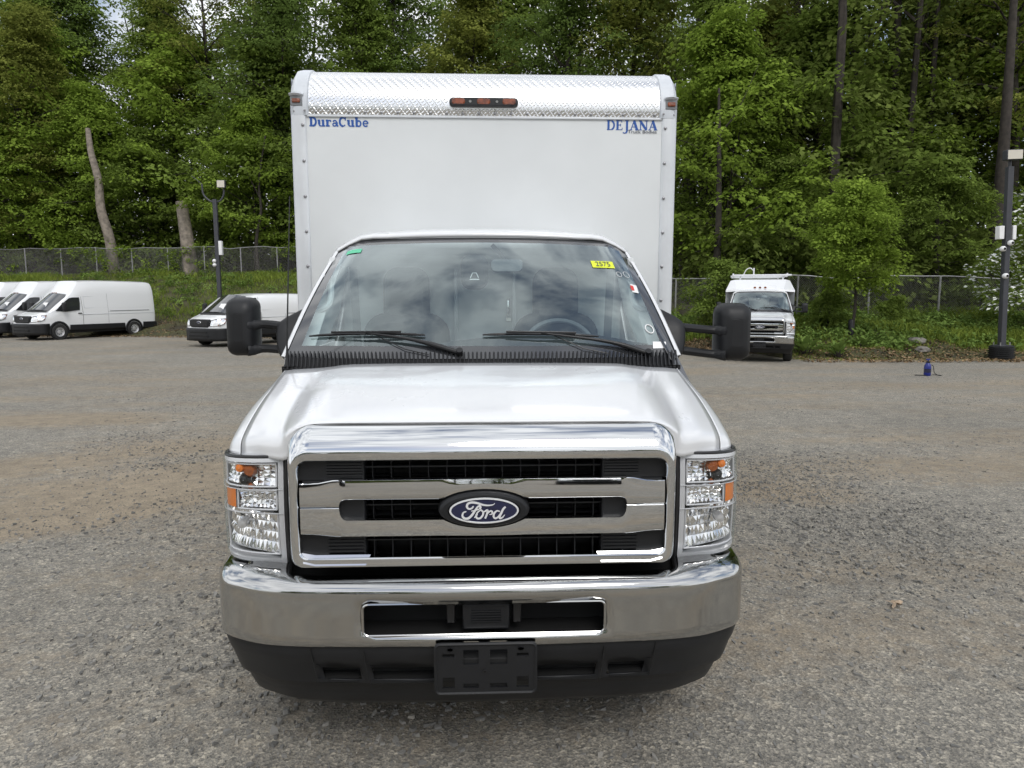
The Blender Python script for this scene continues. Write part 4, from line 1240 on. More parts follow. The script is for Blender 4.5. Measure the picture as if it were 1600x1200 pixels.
# ------------------------------------------------------------------ parked vans: front at -Y, origin under the front axle
def build_van(label, H, tail, marker=True):
    ORG[:] = [0, 0, 0]
    v = thing('parked_van', label, 'van', group='white vans parked at the lot edge')
    WB = 3.75 if tail > 4.5 else 3.3
    def xs(z):            # half width at a height
        return float(np.interp(z, [.25, .5, .9, 1.25, 1.7, H - .25, H - .05, H], [.96, 1.0, 1.03, 1.03, .995, .90, .80, .70]))
    # side profile of the roofline / hood line
    st = [(-.98, .80, .70), (-.95, .98, .80), (-.86, 1.06, .88), (-.60, 1.17, .96), (-.30, 1.28, .985), (.10, 1.60, .985), (.52, 1.93, .97), (.80, min(H - .12, 2.20), .97), (1.15, H - .035, .985), (1.8, H, 1), (3.0, H + .005, 1), (tail - .25, H - .02, 1), (tail - .05, H - .06, .98), (tail, H - .22, .96)]
    rows = []
    for y, zt, k in st:
        row = []
        prof = []
        zs = [.42, .55, .75, .95, 1.15]
        for z in zs:
            if z < zt - .06:
                prof.append((xs(z) * k, z))
            else:
                prof.append((xs(z) * k * .97, zt - .06 - .004 * (1.15 - z)))
        top = zt
        for f in (.30, .60, .82):
            z = max(1.15, 0) + (top - .07 - 1.15) * f if top > 1.35 else top - .055 + .010 * f
            prof.append((min(xs(z), xs(1.0)) * k * (1 if top > 1.35 else .955), z))
        prof += [(min(xs(top - .05), .98) * k * .95, top - .05), (min(xs(top - .02), .93) * k * .86, top - .012), (.45 * k, top + .01), (0, top + .015)]
        row = [(x, y, z) for x, z in prof] + [(-x, y, z) for x, z in prof[-2::-1]]
        rows.append(row)
    V, F = gridvf(rows)
    F.append(tuple(range(len(rows[0])))[::-1])
    F.append(tuple((len(rows) - 1) * len(rows[0]) + j for j in range(len(rows[0]))))
    def arch(i, j):
        return False
    body = mesh('body', V, F, 'van_white', v, smooth=38)
    mesh('underbody', *boxvf(-.9, .9, -.75, tail - .15, .28, .45), 'void', v)
    # windscreen
    wz0, wz1 = 1.315, min(2.06, H - .09)
    wrow = []
    for t in ss(6, 0, 1):
        y = -.30 + (.60 + .30) * t
        z = wz0 + (wz1 - wz0) * t + .02
        hw = .86 - .11 * t
        wrow.append([(hw * s, y - .05 + .16 * s * s - .04, z + .03 - .07 * s * s) for s in ss(10)])
    mesh('windscreen', *gridvf(wrow), 'frit', v, smooth=70)
    mesh('paper', *gridvf([[(.10, -.255, 1.42), (.42, -.235, 1.42)], [(.10, -.03, 1.68), (.40, -.01, 1.68)]]), 'paper', v)
    mesh('cowl', *gridvf([[(-.80, -.42, 1.262), (0, -.48, 1.272), (.80, -.42, 1.262)], [(-.82, -.30, 1.325), (0, -.38, 1.335), (.82, -.30, 1.325)]]), 'black', v)
    # black mouth with its oval badge
    gr = mesh('grille', *rings([(-.50, .50, .80, 1.055, .07, .11, -1.015), (-.56, .56, .77, 1.075, .08, .12, -1.0), (-.58, .58, .76, 1.085, .08, .12, -.90)], cap=True), 'black', v, smooth=40)
    for k in range(5):
        box('grille_bar', -.49, .49, -1.024, -1.012, .815 + k * .045, .833 + k * .045, 'black_fine', gr, 0)
    mesh('badge', *ellipse_rings(0, .965, [(.13, .052, -1.03), (.12, .046, -1.042)], n=20), 'badge_white', gr)
    mesh('badge_field', *ellipse_rings(0, .965, [(.108, .038, -1.0425), (.1, .034, -1.0445)], n=20), 'navy', gr)
    bmp = mesh('front_bumper', *gridvf([[(x, y, z) for x, y in ((-1.035, -.42), (-1.03, -.66), (-.98, -.84), (-.85, -.96), (-.55, -1.04), (0, -1.065), (.55, -1.04), (.85, -.96), (.98, -.84), (1.03, -.66), (1.035, -.42))] for z in (.24, .36, .52, .66, .74)]), 'black', v, smooth=40, solid=.02)
    box('intake', -.55, .55, -1.082, -1.06, .40, .47, 'void', bmp, 0)
    box('intake', -.50, .50, -1.082, -1.06, .56, .60, 'void', bmp, 0)
    for s in (-1, 1):
        hl = mesh('headlamp', *gridvf(surf([[(s * .60, -.985, .83), (s * .80, -.945, .82), (s * .95, -.80, .86), (s * 1.005, -.62, .93)], [(s * .60, -.975, .93), (s * .80, -.93, .94), (s * .955, -.77, .99), (s * 1.008, -.57, 1.03)], [(s * .64, -.945, 1.03), (s * .82, -.87, 1.075), (s * .945, -.70, 1.10), (s * .995, -.50, 1.12)]], 3, 3)), 'reflector', v, smooth=60)
        mesh('lamp_surround', *gridvf([[(s * .91, -.870, .845), (s * 1.012, -.63, .915)], [(s * .93, -.78, 1.075), (s * 1.010, -.52, 1.105)]]), 'amber_dark', hl)
        mesh('lamp_frame', *tubevf([(s * .59, -.995, .82), (s * .80, -.955, .81), (s * .955, -.81, .85), (s * 1.012, -.62, .92), (s * 1.01, -.50, 1.125), (s * .82, -.885, 1.085), (s * .63, -.955, 1.04), (s * .59, -.995, .82)], .012, 6), 'black_fine', hl)
        # cab side window, with its dark frame
        def sx(z, o=.012):
            return s * (xs(z) * .985 + o)
        mesh('side_window', *gridvf([[(sx(1.27), -.12, 1.30), (sx(1.27), .35, 1.26), (sx(1.27), 1.02, 1.33)], [(sx(1.6), .22, 1.62), (sx(1.6), .5, 1.62), (sx(1.6), 1.06, 1.62)], [(sx(1.88), .58, 1.88), (sx(1.9), .75, 1.91), (sx(1.9), 1.06, 1.91)]]), 'frit', v, smooth=70)
        sd = mesh('side_skirt', *gridvf([[(s * 1.005, .48, .40), (s * 1.005, WB - .48, .40)], [(s * 1.045, .48, .44), (s * 1.045, WB - .48, .44)], [(s * 1.047, .50, .64), (s * 1.047, WB - .50, .64)], [(s * 1.03, .50, .66), (s * 1.03, WB - .50, .66)]]), 'black', v)
        mesh('rear_skirt', *gridvf([[(s * 1.0, WB + .46, .36), (s * 1.0, tail + .04, .36)], [(s * 1.045, WB + .48, .40), (s * 1.045, tail + .05, .40)], [(s * 1.045, WB + .50, .66), (s * 1.045, tail + .04, .66)], [(s * 1.03, WB + .50, .68), (s * 1.03, tail, .68)]]), 'black', v)
        tube('slide_rail', [(s * 1.034, 2.5, 1.26), (s * 1.034, tail - .35, 1.27)], .014, 'grey_int', v, n=5)
        for gy in (2.42,):
            tube('door_gap', [(s * 1.032, gy, .68), (s * 1.036, gy, 1.2), (sx(1.9, .002), gy, min(2.1, H - .2))], .005, 'grey_int', v, n=4)
        box('door_handle', *sorted((s * 1.02, s * 1.05)), .93, 1.10, 1.16, 1.20, 'black_fine', v)
        for dy0, dy1 in ((1.25, 2.45), (2.50, tail - .30)):
            pn = [(sx(1.42, .004), dy0, 1.42), (sx(1.42, .004), dy1, 1.42), (sx(1.95, .004), dy1, min(1.95, H - .35)), (sx(1.95, .004), dy0, min(1.95, H - .35)), (sx(1.42, .004), dy0, 1.42)]
            tube('panel_crease_shade', pn, .010, 'post', v, n=5)  # grey colour stands for the shade along the white panel's recess
        tube('body_crease_shade', [(s * 1.032, 1.1, 1.12), (s * 1.034, tail - .1, 1.13)], .012, 'post', v, n=5)  # crease in the white body, its shade put into the grey
        tube('door_gap', [(s * 1.024, 1.16, .62), (s * 1.036, 1.16, 1.2), (sx(1.9, .002), 1.14, 1.94)], .006, 'black_fine', v, n=4)
        for wy in (0, WB):
            ar = mesh('wheel_arch', *gridvf([[(s * x_, wy + r * cos(a), .37 + r * sin(a)) for a in np.linspace(-.25, pi + .25, 16)] for x_, r in ((.80, .395), (1.046, .395), (1.052, .44), (1.035, .475))]), 'black', v, smooth=40)
            mesh('arch_liner', *gridvf([[(s * 1.0365, wy + r * cos(a), .37 + r * sin(a)) for a in np.linspace(0, 2 * pi, 20)] for r in (.36, .40)]), 'void', ar)
            w_ = wheel(s * .952, wy, .355, .23, v, s)
            for k in range(8):
                a = 2 * pi * k / 8
                mesh('rim_hole', *lathe([(s * .052, .022), (s * .0525, .001)], 8, 'x', (s * .952 + s * 0.0, wy + .125 * cos(a), .355 + .125 * sin(a))), 'void', w_)
        mr = mesh('door_mirror', *rings([(s * 1.20 - .07, s * 1.20 + .07, 1.32, 1.66, .05, .05, .12), (s * 1.20 - .10, s * 1.20 + .10, 1.29, 1.69, .07, .07, .17), (s * 1.20 - .10, s * 1.20 + .10, 1.29, 1.69, .07, .07, .24)], cap=True), 'black', v, smooth=60)
        tube('mirror_arm', [(s * 1.02, .22, 1.33), (s * 1.14, .20, 1.36)], .035, 'black', mr)
    if marker:
        for x in (-.14, 0, .14):
            mesh('marker_lamp', *ellipse_rings(x, 2.12 if H > 2.3 else H - .02, [(.045, .022, .55), (.035, .016, .51)], n=10), 'amber_dark', v)
    mesh('roof_vent', *boxvf(-.06, .06, 2.4, 2.56, H + .012, H + .05), 'black_fine', v)
    return v

f_z = -.22
def place(o, wheel_xy, ang, side=1):
    """stand a van with its near front wheel on a ground point; ang = heading of its nose clockwise from -Y"""
    rz = -radians(ang)
    off = Vector((side * .93 * cos(rz), side * .93 * sin(rz)))
    o.location = (wheel_xy[0] - off.x, wheel_xy[1] - off.y, f_z)
    o.rotation_euler = (0, 0, rz)
van = build_van('white high-roof cargo van in full view, nearest of the left row', 2.70, 4.98)
place(van, (-19.35, 33.2), 28)
for k, (dx, dy, lab) in enumerate(((-2.85, 1.75, 'white high-roof cargo van mostly hidden behind the nearest van of the left row'), (-5.6, 3.6, 'white van cut off by the left edge of the picture'))):
    c = copy_tree(van)
    c['label'] = lab
    c.location = (van.location.x + dx, van.location.y + dy, f_z)
low = build_van('white low-roof cargo van behind the box truck\'s left-hand towing mirror', 2.08, 4.6, False)
place(low, (-9.75, 28.6), 32)

# ------------------------------------------------------------------ the service truck: same cab, enclosed utility body
ORG[:] = [0, AX, 0]
SKIP = ('front_panel', 'cargo_box', 'top_rail', 'bottom_rail', 'corner_post', 'corner_cap', 'tread_plate', 'light_bar', 'fuel_tank', 'stock_sticker', 'oval_sticker', 'form_sticker', 'red_print', 'bar_sticker', 'etched_mark', 'aerial')
sv = copy_tree(truck, None, SKIP)
sv.name = 'service_truck'
tag(sv, 'white service truck with enclosed utility body and ladder rack, by the right-hand mirror', 'truck')
ub = mesh('utility_body', *gridvf([[(x * k, y, z) for x, z in ((-1.08, .75), (-1.09, 1.6), (-1.05, 2.16), (-.92, 2.48), (-.40, 2.56), (.40, 2.56), (.92, 2.48), (1.05, 2.16), (1.09, 1.6), (1.08, .75))] for y, k in ((5.00, .995), (5.10, 1.0), (8.9, 1.0))], capends=True), 'white', sv, smooth=20)
mesh('front_cap', *gridvf([[(-1.06, 4.35, 2.12), (-.70, 4.27, 2.15), (.70, 4.27, 2.15), (1.06, 4.35, 2.12)], [(-1.06, 4.37, 2.18), (-.72, 4.29, 2.21), (.72, 4.29, 2.21), (1.06, 4.37, 2.18)], [(-.93, 4.95, 2.50), (-.80, 4.78, 2.53), (.80, 4.78, 2.53), (.93, 4.95, 2.50)], [(-.90, 5.1, 2.50), (-.4, 5.1, 2.58), (.4, 5.1, 2.58), (.90, 5.1, 2.50)]]), 'white', ub, smooth=18)
for s in (-1, 1):
    mesh('cap_side', *gridvf([[(s * 1.06, 4.35, 2.12), (s * 1.07, 5.02, 1.6)], [(s * 1.06, 4.37, 2.18), (s * 1.06, 5.02, 2.14)], [(s * .93, 4.95, 2.50), (s * .93, 5.05, 2.49)]]), 'white', ub, smooth=0)
    mesh('cap_lower', *gridvf([[(s * 1.06, 4.40, 2.12), (s * .86, 4.72, 2.10)], [(s * 1.075, 4.74, 1.2), (s * .98, 4.74, 1.2)]]), 'white', ub)
mesh('cap_floor', *gridvf([[(-1.06, 4.35, 2.119), (1.06, 4.35, 2.119)], [(-1.06, 5.0, 2.119), (1.06, 5.0, 2.119)]]), 'white', ub)
for x in (-.16, 0, .16):
    mesh('marker_lamp', *ellipse_rings(x, 2.265, [(.040, .036, 4.345), (.032, .028, 4.325)], n=12), 'amber_dark', ub)
rk = tube('ladder_rack', [(-.88, 5.0, 2.68), (.98, 5.0, 2.68)], .030, 'white', sv)
for y in (6.6, 8.4):
    tube('cross_tube', [(-.95, y, 2.68), (.95, y, 2.68)], .03, 'white', rk)
for x in (-.85, .85):
    tube('side_tube', [(x, 4.98, 2.72), (x, 8.6, 2.72)], .028, 'white', rk)
for x in (-.62, .72):
    for y in (5.05, 8.4):
        tube('rack_leg', [(x, y, 2.50), (x, y, 2.70)], .028, 'white', rk)
tube('ladder_hook', [(-.20, 5.0, 2.60), (-.20, 5.0, 2.92)], .026, 'white', rk)
tube('hook_loop', cr([(-.52, 5.02, 2.70), (-.44, 5.02, 2.86), (-.32, 5.02, 2.92), (-.22, 5.02, 2.84)], 4), .016, 'white', rk)
sv.location = (8.62, 21.9, f_z)
sv.rotation_euler = (0, 0, -radians(20))
ORG[:] = [0, 0, 0]
# ------------------------------------------------------------------ foliage
def leaf_quads(name, C, N, A, size, tint, mat, parent=None, kind=None, asp=.62, rel=None):
    """one folded four-sided leaf at each centre C with normal N and axis A"""
    C, N, A = (np.asarray(a, float) for a in (C, N, A))
    if rel is not None:
        C = C - np.array(rel)
    n = len(C)
    A = A - N * np.sum(A * N, 1, keepdims=True)
    A /= np.linalg.norm(A, axis=1, keepdims=True) + 1e-9
    Bv = np.cross(N, A)
    s = np.asarray(size, float)[:, None]
    fold = N * s * .10
    V = np.stack([C - A * s * .5, C + Bv * s * asp * .5 + fold, C + A * s * .5, C - Bv * s * asp * .5 + fold], 1).reshape(-1, 3)
    me = bpy.data.meshes.new(name)
    me.vertices.add(4 * n)
    me.loops.add(4 * n)
    me.polygons.add(n)
    me.vertices.foreach_set('co', V.ravel())
    me.loops.foreach_set('vertex_index', np.arange(4 * n, dtype=np.int32))
    me.polygons.foreach_set('loop_start', np.arange(0, 4 * n, 4, dtype=np.int32))
    me.update(calc_edges=True)
    at = me.attributes.new('tint', 'FLOAT', 'POINT')
    at.data.foreach_set('value', np.repeat(np.clip(tint, 0, 1), 4).astype(np.float32))
    return put(name, me, mat, parent, kind)

def unit(v):
    return v / (np.linalg.norm(v, axis=-1, keepdims=True) + 1e-9)

def sprays(rng, cen, axes, per, rad, thick, lsize):
    """flat, slightly drooping fans of leaves about branch ends"""
    n = len(cen)
    k = per
    a = rng.uniform(0, 2 * pi, (n, k))
    r = np.sqrt(rng.random((n, k))) * rad[:, None]
    tilt = rng.normal(0, .30, (n, 2))
    x, y = r * np.cos(a), r * np.sin(a)
    z = x * tilt[:, :1] + y * tilt[:, 1:] - .28 * r * r / np.maximum(rad[:, None], .1) + rng.normal(0, 1, (n, k)) * thick
    P = np.stack([x, y, z], 2) + cen[:, None, :]
    nr = unit(np.stack([.45 * np.cos(a) + rng.normal(0, .38, (n, k)) - tilt[:, :1], .45 * np.sin(a) + rng.normal(0, .38, (n, k)) - tilt[:, 1:], np.ones((n, k)) * .85], 2))
    ax = np.stack([np.cos(a) + rng.normal(0, .5, (n, k)), np.sin(a) + rng.normal(0, .5, (n, k)), np.full((n, k), -.45)], 2)
    cl = rng.normal(.45, .17, (n, 1))
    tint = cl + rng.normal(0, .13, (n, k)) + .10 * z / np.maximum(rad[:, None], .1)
    sz = lsize * rng.uniform(.65, 1.25, (n, k))
    return P.reshape(-1, 3), nr.reshape(-1, 3), ax.reshape(-1, 3), sz.ravel(), tint.ravel()

def grow(seed, H, base, R, tr, nl, per, lsize, lean=0.0, srad=(.5, .95), shape='dome', nsub=5):
    """returns trunk mesh data and leaf arrays for a tree of height H with crown from base up"""
    rng = np.random.default_rng(seed)
    top = np.array([lean * H + rng.normal(0, .3), rng.normal(0, .3), H * .96])
    tp = [np.array([0, 0, -.3]), np.array([rng.normal(0, .1) + lean * H * .3, rng.normal(0, .1), H * .33]), np.array([lean * H * .6 + rng.normal(0, .25), rng.normal(0, .25), H * .66]), top]
    line = cr(tp, 6)
    rad = [tr * (1.25 if i == 0 else 1) * (1 - .86 * i / (len(line) - 1)) for i in range(len(line))]
    parts = [tubevf(line, rad, 9)]
    L_ = np.array(line)
    cen, axs = [], []
    for i in range(nl):
        u = (i + rng.random()) / nl
        h = base + (H * .97 - base) * u ** .92
        idx = np.interp(h, L_[:, 2], np.arange(len(L_)))
        p0 = np.array([np.interp(idx, np.arange(len(L_)), L_[:, q]) for q in range(3)])
        a = i * 2.4 + rng.normal(0, .4)
        if shape == 'dome':
            prof = (.55 + .45 * sin(pi * min(1, u * 1.15 + .12))) * (1 - .55 * u ** 3)
        elif shape == 'cone':
            prof = 1.0 - .80 * u
        else:
            prof = .35 + .65 * sin(pi * (.18 + .75 * u))
        ln = R * prof * rng.uniform(.75, 1.15)
        el = .25 + .75 * u + rng.normal(0, .12)
        d = np.array([cos(a) * cos(el), sin(a) * cos(el), sin(el)])
        end = p0 + d * ln + np.array([0, 0, -.10 * ln])
        mid = p0 * .5 + end * .5 + np.array([0, 0, .10 * ln])
        r0 = max(.018, tr * (1 - u) * .42)
        parts.append(tubevf(cr([p0, mid, end], 3), [r0 * (1 - .8 * k / 6) for k in range(7)], 5))
        for k in range(nsub):
            t = rng.uniform(.35, 1.0)
            b = p0 * (1 - t) ** 2 + 2 * mid * t * (1 - t) + end * t * t
            off = rng.normal(0, 1, 3) * np.array([1, 1, .55]) * ln * .22
            c = b + off
            if k % 2 == 0:
                parts.append(tubevf([b, (b + c) / 2 + np.array([0, 0, .05]), c], [r0 * .35, r0 * .22, .006], 4))
            cen.append(c)
        cen.append(end)
    cen.append(top)
    cen = np.array(cen)
    rr = rng.uniform(*srad, len(cen))
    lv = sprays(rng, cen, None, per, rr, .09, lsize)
    return join(*parts), lv

TPL = {}
def tree_template(key, mat, *a, bark='bark', **k):
    (V, F), lv = grow(*a, **k)
    me = bpy.data.meshes.new('trunk')
    me.from_pydata([tuple(v) for v in V], [], [tuple(f) for f in F])
    me.polygons.foreach_set('use_smooth', [True] * len(me.polygons))
    me.materials.append(M[bark])
    o = leaf_quads('crown', *lv, mat)
    TPL[key] = (me, o.data)
    bpy.data.objects.remove(o)

def plant_tree(key, name, label, x, y, sc=1.0, rz=0.0, group=None, zs=1.0, cat='tree'):
    t = thing(name, label, cat, (x, y, float(bank_z(x, y))), rz, group)
    t.scale = (sc, sc, sc * zs)
    for nm, me in zip(('trunk', 'crown'), TPL[key]):
        o = bpy.data.objects.new(nm, me)
        COL.objects.link(o)
        o.parent = t
    return t

tree_template('tall', 'leaf_a', 11, 19, 3.0, 4.6, .30, 52, 104, .22, srad=(.8, 1.5))
tree_template('tall2', 'leaf_b', 12, 21, 4.0, 4.8, .34, 52, 104, .22, lean=.03, srad=(.8, 1.55))
tree_template('olive', 'leaf_c', 13, 17, 2.4, 4.2, .22, 48, 104, .20, lean=-.03, srad=(.7, 1.45))
tree_template('open', 'leaf_c', 14, 22, 8.5, 4.6, .33, 34, 60, .22, srad=(.6, 1.2), shape='oval')
tree_template('maple', 'leaf_y', 15, 10, .8, 3.9, .13, 40, 110, .19, srad=(.55, 1.2))
tree_template('maple2', 'leaf_a', 16, 8.0, .6, 3.4, .11, 36, 100, .18, lean=.05, srad=(.5, 1.1))
tree_template('young', 'leaf_y', 17, 4.9, 1.7, 1.6, .06, 44, 84, .13, srad=(.28, .50), shape='oval')
tree_template('bush', 'leaf_a', 18, 2.6, .1, 1.7, .04, 26, 60, .16, srad=(.35, .7))

# trees one can tell apart along the wood's edge: template, place, scale, turn, name, label
EDGE = [
    ('maple', 10, 53.5, 1.2, .3, 'maple_tree', 'leafy green tree behind the left fence at the far left edge'),
    ('olive', 62, 55.5, 1.12, 2.2, 'olive_tree', 'yellowish olive tree above the leftmost vans'),
    ('tall', 90, 61, 1.15, 1.0, 'tall_tree', 'tall leafy tree left of the leaning bare trunk'),
    ('maple', 160, 55.3, 1.3, 4.0, 'maple_tree', 'bright green maple right of the leaning bare trunk'),
    ('tall2', 165, 62, 1.12, 2.9, 'tall_tree', 'tall dark tree rising behind the leaning bare trunk'),
    ('maple2', 240, 55.8, 1.25, 5.2, 'maple_tree', 'low bushy tree between the leaning trunk and the sawn trunk'),
    ('tall', 270, 62, 1.15, 4.4, 'tall_tree', 'tall tree behind the sawn-off trunk'),
    ('maple', 405, 52.6, 1.12, .9, 'maple_tree', 'bright green maple right of the left light pole'),
    ('open', 345, 60, 1.1, 3.3, 'tall_tree', 'tall open tree with sky gaps above the left light pole'),
    ('tall2', 455, 57, 1.1, 5.5, 'tall_tree', 'tall tree just left of the truck\'s cargo box'),
    ('tall', 570, 54, 1.1, 2.0, 'tall_tree', 'tall tree above the left half of the cargo box roof'),
    ('olive', 740, 51, 1.2, .4, 'olive_tree', 'olive-green tree above the middle of the cargo box roof'),
    ('tall2', 900, 47, 1.0, 3.9, 'tall_tree', 'tall tree above the right half of the cargo box roof'),
    ('tall', 1105, 38.5, .86, 1.3, 'light_green_tree', 'light green feathery tree close right of the cargo box'),
    ('olive', 1185, 43.5, 1.0, 2.6, 'olive_tree', 'broad tree filling the wood right of the feathery tree'),
    ('maple2', 1222, 34.5, .85, .2, 'understorey_tree', 'small spreading tree with dark trunk behind the service truck'),
    ('maple', 1345, 41, 1.2, 3.0, 'maple_tree', 'round dense tree above the young staked tree'),
    ('maple2', 1445, 33.6, .86, 4.6, 'understorey_tree', 'low arching tree between the young tree and the right light pole'),
    ('tall', 1425, 45, 1.0, 5.0, 'tall_tree', 'tall tree in the wood left of the right light pole'),
    ('open', 1552, 38, .95, 1.7, 'tall_tree', 'tall thick-trunked open tree behind the right light pole'),
    ('maple', 95, 59, 1.75, 1.9, 'maple_tree', 'large spreading maple with layered leaves over the middle van of the left row'),
    ('maple', 300, 59.5, 1.75, 2.7, 'maple_tree', 'large maple with layered leaves above the sawn-off trunk'),
    ('maple2', 440, 55, 2.0, 1.2, 'maple_tree', 'large leafy tree against the left edge of the cargo box'),
    ('maple', 1130, 36.5, 1.35, 5.6, 'maple_tree', 'leafy tree rising above the service truck'),
    ('maple2', 1290, 40, 1.9, 2.1, 'maple_tree', 'large tree with a tangled pale crown left of the round dense tree'),
    ('maple', 1490, 41, 1.6, .5, 'maple_tree', 'large leafy tree behind the low arching tree'),
    ('tall2', 640, 58, 1.25, 4.1, 'tall_tree', 'tall dark tree behind the left half of the cargo box roof'),
    ('tall', 810, 54, 1.3, 5.9, 'tall_tree', 'tall leafy tree above the amber light bar, right of the olive tree'),
    ('olive', 985, 48, 1.35, 1.1, 'olive_tree', 'olive-green tree above the right corner of the cargo box'),
    ('tall2', 1610, 44, 1.0, .8, 'tall_tree', 'tall dark tree at the right edge of the picture')]
def bearing(u):          # sideways metres for each metre ahead
    return math.tan(math.atan((u - 800) / 1109) + .0405)
for key, u, y, sc, rz, nm, lab in EDGE:
    plant_tree(key, nm, lab, bearing(u) * y, y, sc, rz, 'trees along the edge of the wood')

# bare trunks
def bare(name, label, pts, r0, r1, mat, cat='trunk', limbs=()):
    n = len(pts)
    line = cr(pts, 5)
    V = tubevf(line, [r0 + (r1 - r0) * i / (len(line) - 1) for i in range(len(line))], 12)
    o = mesh(name, *join(V, *[tubevf(cr(l, 3), [.05, .04, .035, .03, .02, .015, .01][:3 * (len(l) - 1) + 1], 6) for l in limbs]), mat, smooth=50)
    return tag(o, label, cat)

b0 = float(bank_z(-25.3, 51.5))
bare('leaning_trunk', 'tall pale bare trunk leaning left behind the fence by the vans', [(-25.6, 51.0, b0 - .3), (-25.75, 51.0, 5.5), (-26.2, 51.0, 7.6), (-26.25, 51.0, 9.6), (-26.6, 51.0, 11.4), (-26.75, 51.1, 13.0)], .38, .16, 'bark_pale')
b0 = float(bank_z(-20.2, 50.0))
sn = bare('sawn_trunk', 'thick pale trunk sawn off flat, beside the left light pole', [(-19.95, 50, b0 - .3), (-20.1, 50, 5.4), (-20.35, 50, 8.05)], .52, .36, 'bark_pale')
bare('thin_trunk', 'thin crooked bare trunk near the left edge of the cargo box', [(-15.55, 50.5, 2.6), (-15.6, 50.5, 5.5), (-15.2, 50.5, 7.5), (-15.25, 50.5, 9.5), (-14.7, 50.5, 12.5)], .13, .05, 'bark', limbs=[[(-15.25, 50.5, 8.4), (-15.7, 50.4, 9.4), (-16.2, 50.4, 10.4)]])
for u, y, h, r, lab in ((1113, 33.5, 10, .24, 'dark straight trunk just right of the cargo box'), (1540, 33.5, 19, .40, 'thick dark trunk rising left of the right light pole'), (1452, 33.0, 5, .13, 'short pale trunk under the low arching tree')):
    x = bearing(u) * y
    z = float(bank_z(x, y))
    bare('tree_trunk', lab, [(x, y, z - .3), (x + .1, y, z + h * .4), (x - .1, y, z + h)], r, r * (.7 if h < 6 else .22), 'bark', limbs=[[(x, y, z + h * .8), (x + .8, y, z + h * .9), (x + 1.6, y - .3, z + h * 1.1)]])

# the wood behind, one mass
rngW = np.random.default_rng(77)
wc, wp = [], []
parts = []
for k in range(158):
    u = rngW.uniform(-420, 2080)
    edge = 30 if u > 1060 else (58 if u < 500 else 52)
    y = edge + rngW.uniform(5, 24)
    x = bearing(u) * y
    z = float(bank_z(x, y))
    h = rngW.uniform(22, 31) if k % 4 else rngW.uniform(6, 10)
    r = rngW.uniform(.14, .34)
    parts.append(tubevf([(x, y, z - .3), (x + rngW.normal(0, .2), y, z + h * .5), (x + rngW.normal(0, .5), y, z + h * .92)], [r, r * .7, r * .2], 6))
    for q in range(3):
        a = rngW.uniform(0, 6.28)
        zz = z + h * rngW.uniform(.45, .8)
        parts.append(tubevf([(x, y, zz), (x + 1.1 * cos(a), y + 1.1 * sin(a), zz + 1.2), (x + 2.2 * cos(a), y + 2.2 * sin(a), zz + 3.2)], [r * .4, r * .28, .02], 5))
    n = 52 if k % 4 else 30
    t = rngW.random(n)
    lo = .22 if k % 4 else .02
    R_ = (3.6 if k % 4 else 2.8) * np.sqrt(rngW.random(n)) * (1 - .5 * t ** 3)
    a = rngW.uniform(0, 2 * pi, n)
    wc.append(np.stack([x + R_ * np.cos(a), y + R_ * np.sin(a), z + h * (lo + (1 - lo) * t)], 1))
for k in range(2300):           # undergrowth that closes the view below the crowns
    u = rngW.uniform(-200, 1800)
    y = (31.5 if u > 1060 else (53 if u < 500 else 50)) + rngW.uniform(.5, 16)
    x = bearing(u) * y
    wc.append(np.array([[x, y, float(bank_z(x, y)) + rngW.uniform(.1, 5.2) * (1 if u < 600 else .75)]]))
wc = np.concatenate(wc)
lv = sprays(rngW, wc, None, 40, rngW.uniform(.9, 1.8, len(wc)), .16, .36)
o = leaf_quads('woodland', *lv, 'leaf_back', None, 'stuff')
tag(o, 'dense green woodland filling the background behind the edge trees', 'woodland')
mesh('trunks', *join(*parts), 'bark', o, kind='stuff', rel=False)

# young staked tree, flowering dogwood, shrubs on the bank
plant_tree('young', 'young_tree', 'young bright green tree on a thin staked trunk on the right bank', 13.30, 25.2, 1.02, .5)
for o_ in [q for q in bpy.data.objects if q.name.startswith('young_tree')]:
    mesh('stake_guard', *lathe([(.05, .10), (.55, .11), (.62, .07)], 12, 'z'), 'black', o_, rel=False)
rngD = np.random.default_rng(5)
(Vd, Fd), lvd = grow(21, 5.2, .5, 2.3, .09, 26, 60, .16, srad=(.35, .75))
dz = float(bank_z(19.3, 25.2))
dog = thing('dogwood_tree', 'white-flowering dogwood at the right edge behind the light pole', 'tree', (20.6, 25.4, dz))
mesh('trunk', Vd, Fd, 'bark', dog, rel=False)
leaf_quads('crown', *lvd, 'leaf_a', dog)
sel = rngD.random(len(lvd[0])) < .30
leaf_quads('flowers', lvd[0][sel] + np.array([0, 0, .07]), unit(lvd[1][sel] + np.array([0, -.3, .6])), lvd[2][sel], lvd[3][sel] * .95, lvd[4][sel] + .2, 'petal', dog, asp=.9)
for u, y, sc, lab in ((1395, 27.6, .42, 'dense green shrub on the bank right of the young tree'), (1290, 26.8, .5, 'low shrub on the bank left of the young tree'), (1128, 29.2, .85, 'shrub climbing the fence behind the service truck roof')):
    plant_tree('bush', 'shrub', lab, bearing(u) * y, y, sc, u * .01, 'shrubs on the bank', cat='shrub')

